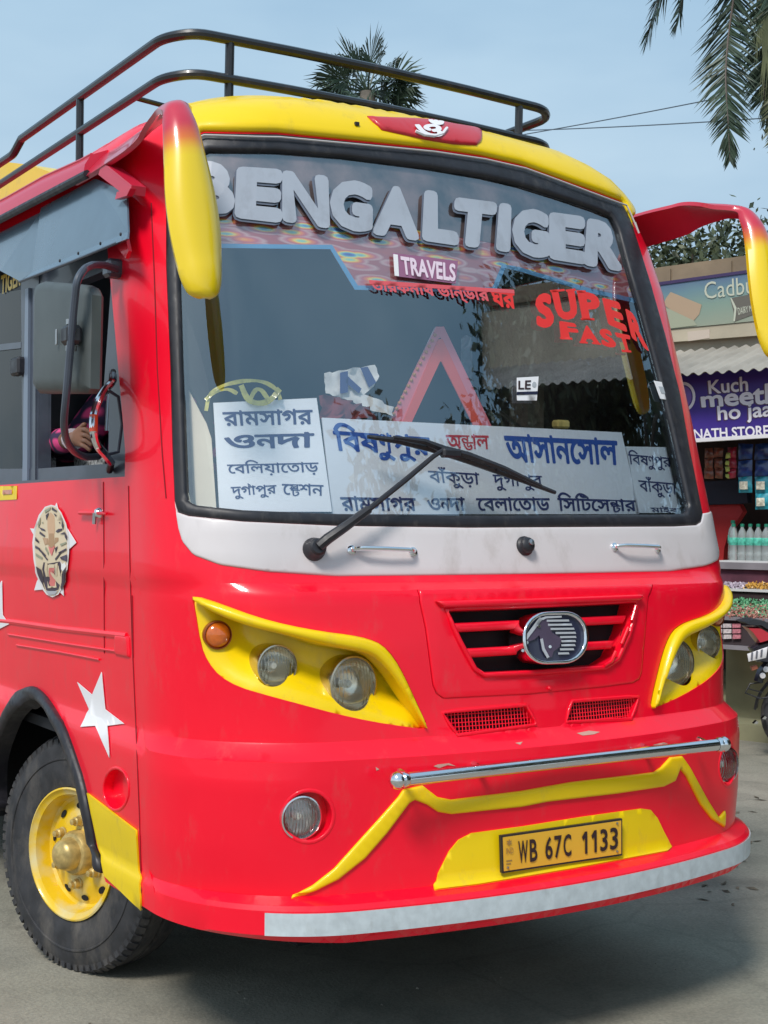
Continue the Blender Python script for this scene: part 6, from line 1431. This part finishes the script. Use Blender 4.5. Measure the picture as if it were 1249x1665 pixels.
MB().box(wcM+bk*.30+zz_*.44, (.62, .22, .09), RB, bev=.04).obj('saddle', MATS['seat_black'], mc)
MB().tube([wcM+zz_*.02, wcM+bk*.25+zz_*.38, wcM+bk*.95+zz_*.40, W2-bk*.16+zz_*.42], .022, 8).tube([wcM, wcM+bk*.5-zz_*.05, wcM+bk*.85-zz_*.02, wcM+bk*.98+zz_*.38], .02, 8).obj('frame', MATS['motor_black'], mc)
for q in (-.085, .085): MB().tube([W2+waxis*q, W2-bk*.22+zz_*.66+waxis*q], .018, 8).obj('fork', CHR, mc)
hb_ = W2-bk*.24+zz_*.70; MB().tube([hb_-waxis*.36-bk*.12, hb_-waxis*.2, hb_+waxis*.2, hb_+waxis*.36-bk*.12], .013, 8).obj('handlebar', CHR, mc)
MB().lathe([(-.06, .05), (0, .09), (.03, .092), (.045, .06), (.05, .001)], W2-bk*.10+zz_*.56, bk, 20).obj('headlight', CHR, mc)
MB().lathe([(0, rM*1.08), (.0, rM*1.08)], W2, waxis, 4) if False else None
MB().tube([W2+(math.cos(a)*bk+math.sin(a)*zz_)*rM*1.12 for a in np.linspace(.5, 2.5, 10)], .05, 8).obj('mudguard', MATS['motor_black'], mc)

# ================================================================== trees
LFP = mat('palm_leaflet', (.035, .060, .035), .5, var=.35, vscale=3); LFT = mat('palm_leaflet_olive', (.10, .11, .045), .55, var=.3, vscale=3); STM = mat('palm_midrib', (.13, .10, .09), .7); TRK = mat('palm_trunk_bark', (.20, .17, .14), .9, var=.3, vscale=5, bump=.5, bscale=10)
def frond(mb, ms, base, tip_pts, ll, nleaf, droop=.35, wl=.022):
    """pinnate frond: midrib through tip_pts with leaflets"""
    L = smoothp3(np.array([base]+list(tip_pts), float), 3); d = np.concatenate([[0], np.cumsum(np.linalg.norm(np.diff(L, axis=0), axis=1))]); T_ = d[-1]
    P = lambda s: np.array([np.interp(s*T_, d, L[:, i]) for i in range(3)])
    ms.tube([P(s) for s in np.linspace(0, 1, 16)], list(np.linspace(.028, .006, 16)), 5)
    nleaf = int(nleaf*1.6)
    for i in range(nleaf):
        s = .08+.92*(i/nleaf)**.95; p = P(s); t = P(min(1, s+.01))-P(s-.01); t /= np.linalg.norm(t)
        sd_ = np.cross(t, (0, 0, 1.)); sd_ = sd_ if np.linalg.norm(sd_) > .15 else np.cross(t, mfw); sd_ /= np.linalg.norm(sd_); 
        up = np.cross(sd_, t)
        for q in (-1, 1):
            ln = ll*(math.sin(math.pi*min(1, s*.85+.12))**.6)*RNG.uniform(.8, 1.1); an = RNG.uniform(.55, .85)+(.5*(s > .9)); 
            dr = sd_*q*(math.cos(an*.9))+t*math.sin(an)+up*RNG.uniform(-.25, .35); dr /= np.linalg.norm(dr)
            w_ = np.cross(dr, up+RNG.normal(size=3)*.4); w_ /= np.linalg.norm(w_)
            a, b, c = p, p+dr*ln*.5-np.array([0, 0, droop*ln*.12]), p+dr*ln-np.array([0, 0, droop*ln*.5])
            mb.add([a-w_*wl*.4, a+w_*wl*.4, b+w_*wl*.5, b-w_*wl*.5, c], [(0, 1, 2, 3), (3, 2, 4)])
def smoothp3(L, it):
    for _ in range(it):
        a, b = L[:-1], L[1:]; M_ = np.stack([.75*a+.25*b, .25*a+.75*b], 1).reshape(-1, 3); L = np.concatenate([L[:1], M_, L[-1:]])
    return L
# hanging fronds of the tall palm at the upper right
DP = 19.0
def at(px, py, d): return CC+ray(px, py)*d
cr = at(1300, -190, DP+.3); base = np.array([cr[0], cr[1], GZ])
palm = empty('palm_tree', tuple(base), 'tall palm whose long fronds hang down into the upper right corner', 'palm tree')
MB().tube([base, base*.5+cr*.5+(.1, 0, 0), cr], [.26, .20, .15], 14).obj('trunk', TRK, palm)
fr = [([(1160, -150), (1085, -50), (1050, 70)], .75, 70), ([(1215, -120), (1190, 10), (1178, 120), (1184, 190), (1187, 262)], .62, 100), ([(1195, -150), (1120, -45), (1098, 48)], .6, 60), ([(1260, -60), (1246, 60), (1240, 150), (1250, 205)], .55, 110), ([(1320, -40), (1330, 120), (1325, 260)], .5, 70), ([(1290, 30), (1262, 160), (1266, 285)], .4, 60),
      ([(1120, -190), (1000, -140), (905, -40)], .5, 60), ([(1220, -330), (1100, -340), (1000, -250)], .5, 50), ([(1400, -330), (1500, -280), (1600, -120)], .5, 50), ([(1330, -360), (1400, -420), (1500, -400)], .5, 40)]
for i, (pts, ll, nl) in enumerate(fr):
    mb, ms = MB(), MB(); P = [at(x, y, DP+(.25*math.sin(i*1.7+k))) for k, (x, y) in enumerate(pts)]
    frond(mb, ms, cr, P, ll, nl*1, droop=.25, wl=.030); f_ = mb.obj('frond', LFP if i != 5 else LFT, palm, smooth=False); ms.obj('midrib', STM, f_)
mb, ms = MB(), MB()
for k in range(160):
    a = at(1234+RNG.uniform(-2, 40), RNG.uniform(-80, 60), DP-.1); mb.add([a, a+RR*.03, a+RR*RNG.uniform(-.1, .1)-np.array([0, 0, RNG.uniform(.5, 1.1)])], [(0, 1, 2)])
mb.obj('hanging_leaflets', LFT, palm, smooth=False)['kind'] = 'stuff'
# fan palm behind the roof rack
DB = 34.0; cr2 = at(598, 150, DB); base2 = np.array([cr2[0], cr2[1], GZ])
fpalm = empty('fan_palm', tuple(base2), 'bushy fan palm rising behind the roof rack of the bus', 'palm tree')
MB().tube([base2, cr2], [.3, .2], 12).obj('trunk', TRK, fpalm)
k_ = 0
for (px, py, lx) in [(560, 75, 1), (605, 60, 1.0), (625, 68, .9), (578, 88, .8), (645, 95, .8), (520, 112, 1), (672, 118, 1), (505, 128, .7), (690, 138, .8), (540, 140, 1), (655, 150, 1), (520, 160, 1), (680, 165, .9), (560, 165, 1), (640, 172, 1), (600, 110, 1), (585, 130, 1), (622, 125, 1), (600, 175, 1), (545, 110, .9), (570, 110, .8), (650, 128, .9), (630, 150, .8), (535, 170, .8), (668, 180, .8)]:
    tip = at(px, py, DB+RNG.uniform(-.9, .9)); ctr = cr2*.45+tip*.55; d = tip-cr2; d /= np.linalg.norm(d); mb = MB()
    u_ = np.cross(d, RNG.normal(size=3)); u_ /= np.linalg.norm(u_); v_ = np.cross(d, u_)
    mb.tube([cr2, ctr], [.03, .015], 4)
    L_ = 1.0*lx
    for q in np.linspace(-1.5, 1.5, 27):
        dr = d*math.cos(q)+u_*math.sin(q)+v_*RNG.uniform(-.12, .12); w_ = np.cross(dr, v_); w_ /= np.linalg.norm(w_); e_ = ctr+dr*L_*RNG.uniform(.8, 1.1)*(1-.18*abs(q))-np.array([0, 0, RNG.uniform(.02, .16)])
        mm_ = ctr+dr*L_*.6; mb.add([ctr, mm_+w_*.028, e_, mm_-w_*.028], [(0, 1, 2, 3)])
    mb.obj('frond', LFP, fpalm, smooth=False)
# leafy trees: branches and leaf-sized faces
LV = mat('dark_green_leaf', (.045, .065, .030), .55, var=.45, vscale=2.5, var2=(.11, .13, .06)); BK = mat('bark', (.10, .08, .065), .9, var=.3, vscale=6)
def leafy(name, base, H, R, nl, label, ls=.09, seed=1, cz=.62, m=None, flat=.8):
    rg_ = np.random.default_rng(seed); t = empty(name, tuple(base), label, 'tree'); base = np.array(base, float); mb = MB(); tips = []
    def br_(p, d, L, r, lv):
        q = p+d*L; mid = (p+q)/2+rg_.normal(size=3)*L*.06; mb.tube([p, mid, q], [r, r*.85, r*.65], 6)
        if lv == 0: tips.append(q); return
        for i in range(3 if lv > 1 else 4):
            dd = d+rg_.normal(size=3)*.55; dd[2] = abs(dd[2])*.7+.05; dd /= np.linalg.norm(dd); br_(q, dd, L*rg_.uniform(.55, .8), r*.6, lv-1)
    br_(base, np.array([0, 0, 1.]), H*.34, H*.022, 3)
    mb.obj('trunk', BK, t)
    tips = np.array(tips); c = base+(0, 0, H*cz)
    cl = [c+rg_.normal(size=3)*np.array([R, R, R*flat])*.52 for _ in range(46)]+list(tips[rg_.integers(0, len(tips), 30)])
    cl = np.array(cl); k = rg_.integers(0, len(cl), nl); P = cl[k]+rg_.normal(size=(nl, 3))*R*.13
    A = rg_.normal(size=(nl, 3)); A /= np.linalg.norm(A, axis=1)[:, None]; B = np.cross(A, rg_.normal(size=(nl, 3))); B /= np.linalg.norm(B, axis=1)[:, None]; s = ls*rg_.uniform(.6, 1.3, (nl, 1))
    V = np.stack([P-A*s, P+B*s*.42, P+A*s, P-B*s*.42], 1).reshape(-1, 3); me = bpy.data.meshes.new('crown'); me.vertices.add(4*nl); me.vertices.foreach_set('co', V.ravel()); me.loops.add(4*nl); me.loops.foreach_set('vertex_index', np.arange(4*nl)); me.polygons.add(nl); me.polygons.foreach_set('loop_start', np.arange(0, 4*nl, 4)); me.update(); me.validate()
    link('crown', me, t, m or LV, False); return t
for i, (px, top, d, R, lab) in enumerate([(1075, 392, 24, 1.9, 'leafy tree behind the shops close to the right windscreen pillar'), (1125, 372, 26, 1.6, 'thin leafy tree behind the shops under the right roof horn'), (1178, 380, 25, 1.9, 'leafy tree behind the shops left of the yellow horn tip'), (1262, 400, 27, 2.2, 'leafy tree behind the shops at the right edge')]):
    g_ = at(px, 900, d); H = (at(px, top, d)[2]-GZ)/.86; leafy('leafy_tree', (g_[0], g_[1], GZ), H, R, 9000, lab, .085, 10+i, .66)
# trees and shops on the other side of the road that the windscreen mirrors
leafy('street_tree', tuple(FP(-11.0, 0, 1.9)), 9.5, 2.5, 26000, 'broad street tree further along the road that the windscreen mirrors', .11, 31, .60)
leafy('street_tree', tuple(FP(-16.5, 0, 2.4)), 8.5, 2.1, 15000, 'second street tree down the road behind the first mirrored one', .11, 33, .60)
# overhead cables
def cable(a, b, sag, label):
    P = [np.array(a)*(1-t)+np.array(b)*t-np.array([0, 0, sag*4*t*(1-t)]) for t in np.linspace(0, 1, 24)]; o = MB().tube(P, .011, 5).obj('overhead_cable', mat('cable_grey', (.10, .13, .17), .6)); o['label'] = label; o['category'] = 'cable'
cable(at(560, 262, 34), at(1320, 128, 22), .1, 'upper overhead cable rising to the right behind the palm fronds')
cable(at(520, 212, 34), at(1400, 180, 22), .15, 'lower overhead cable running level behind the roof rack')
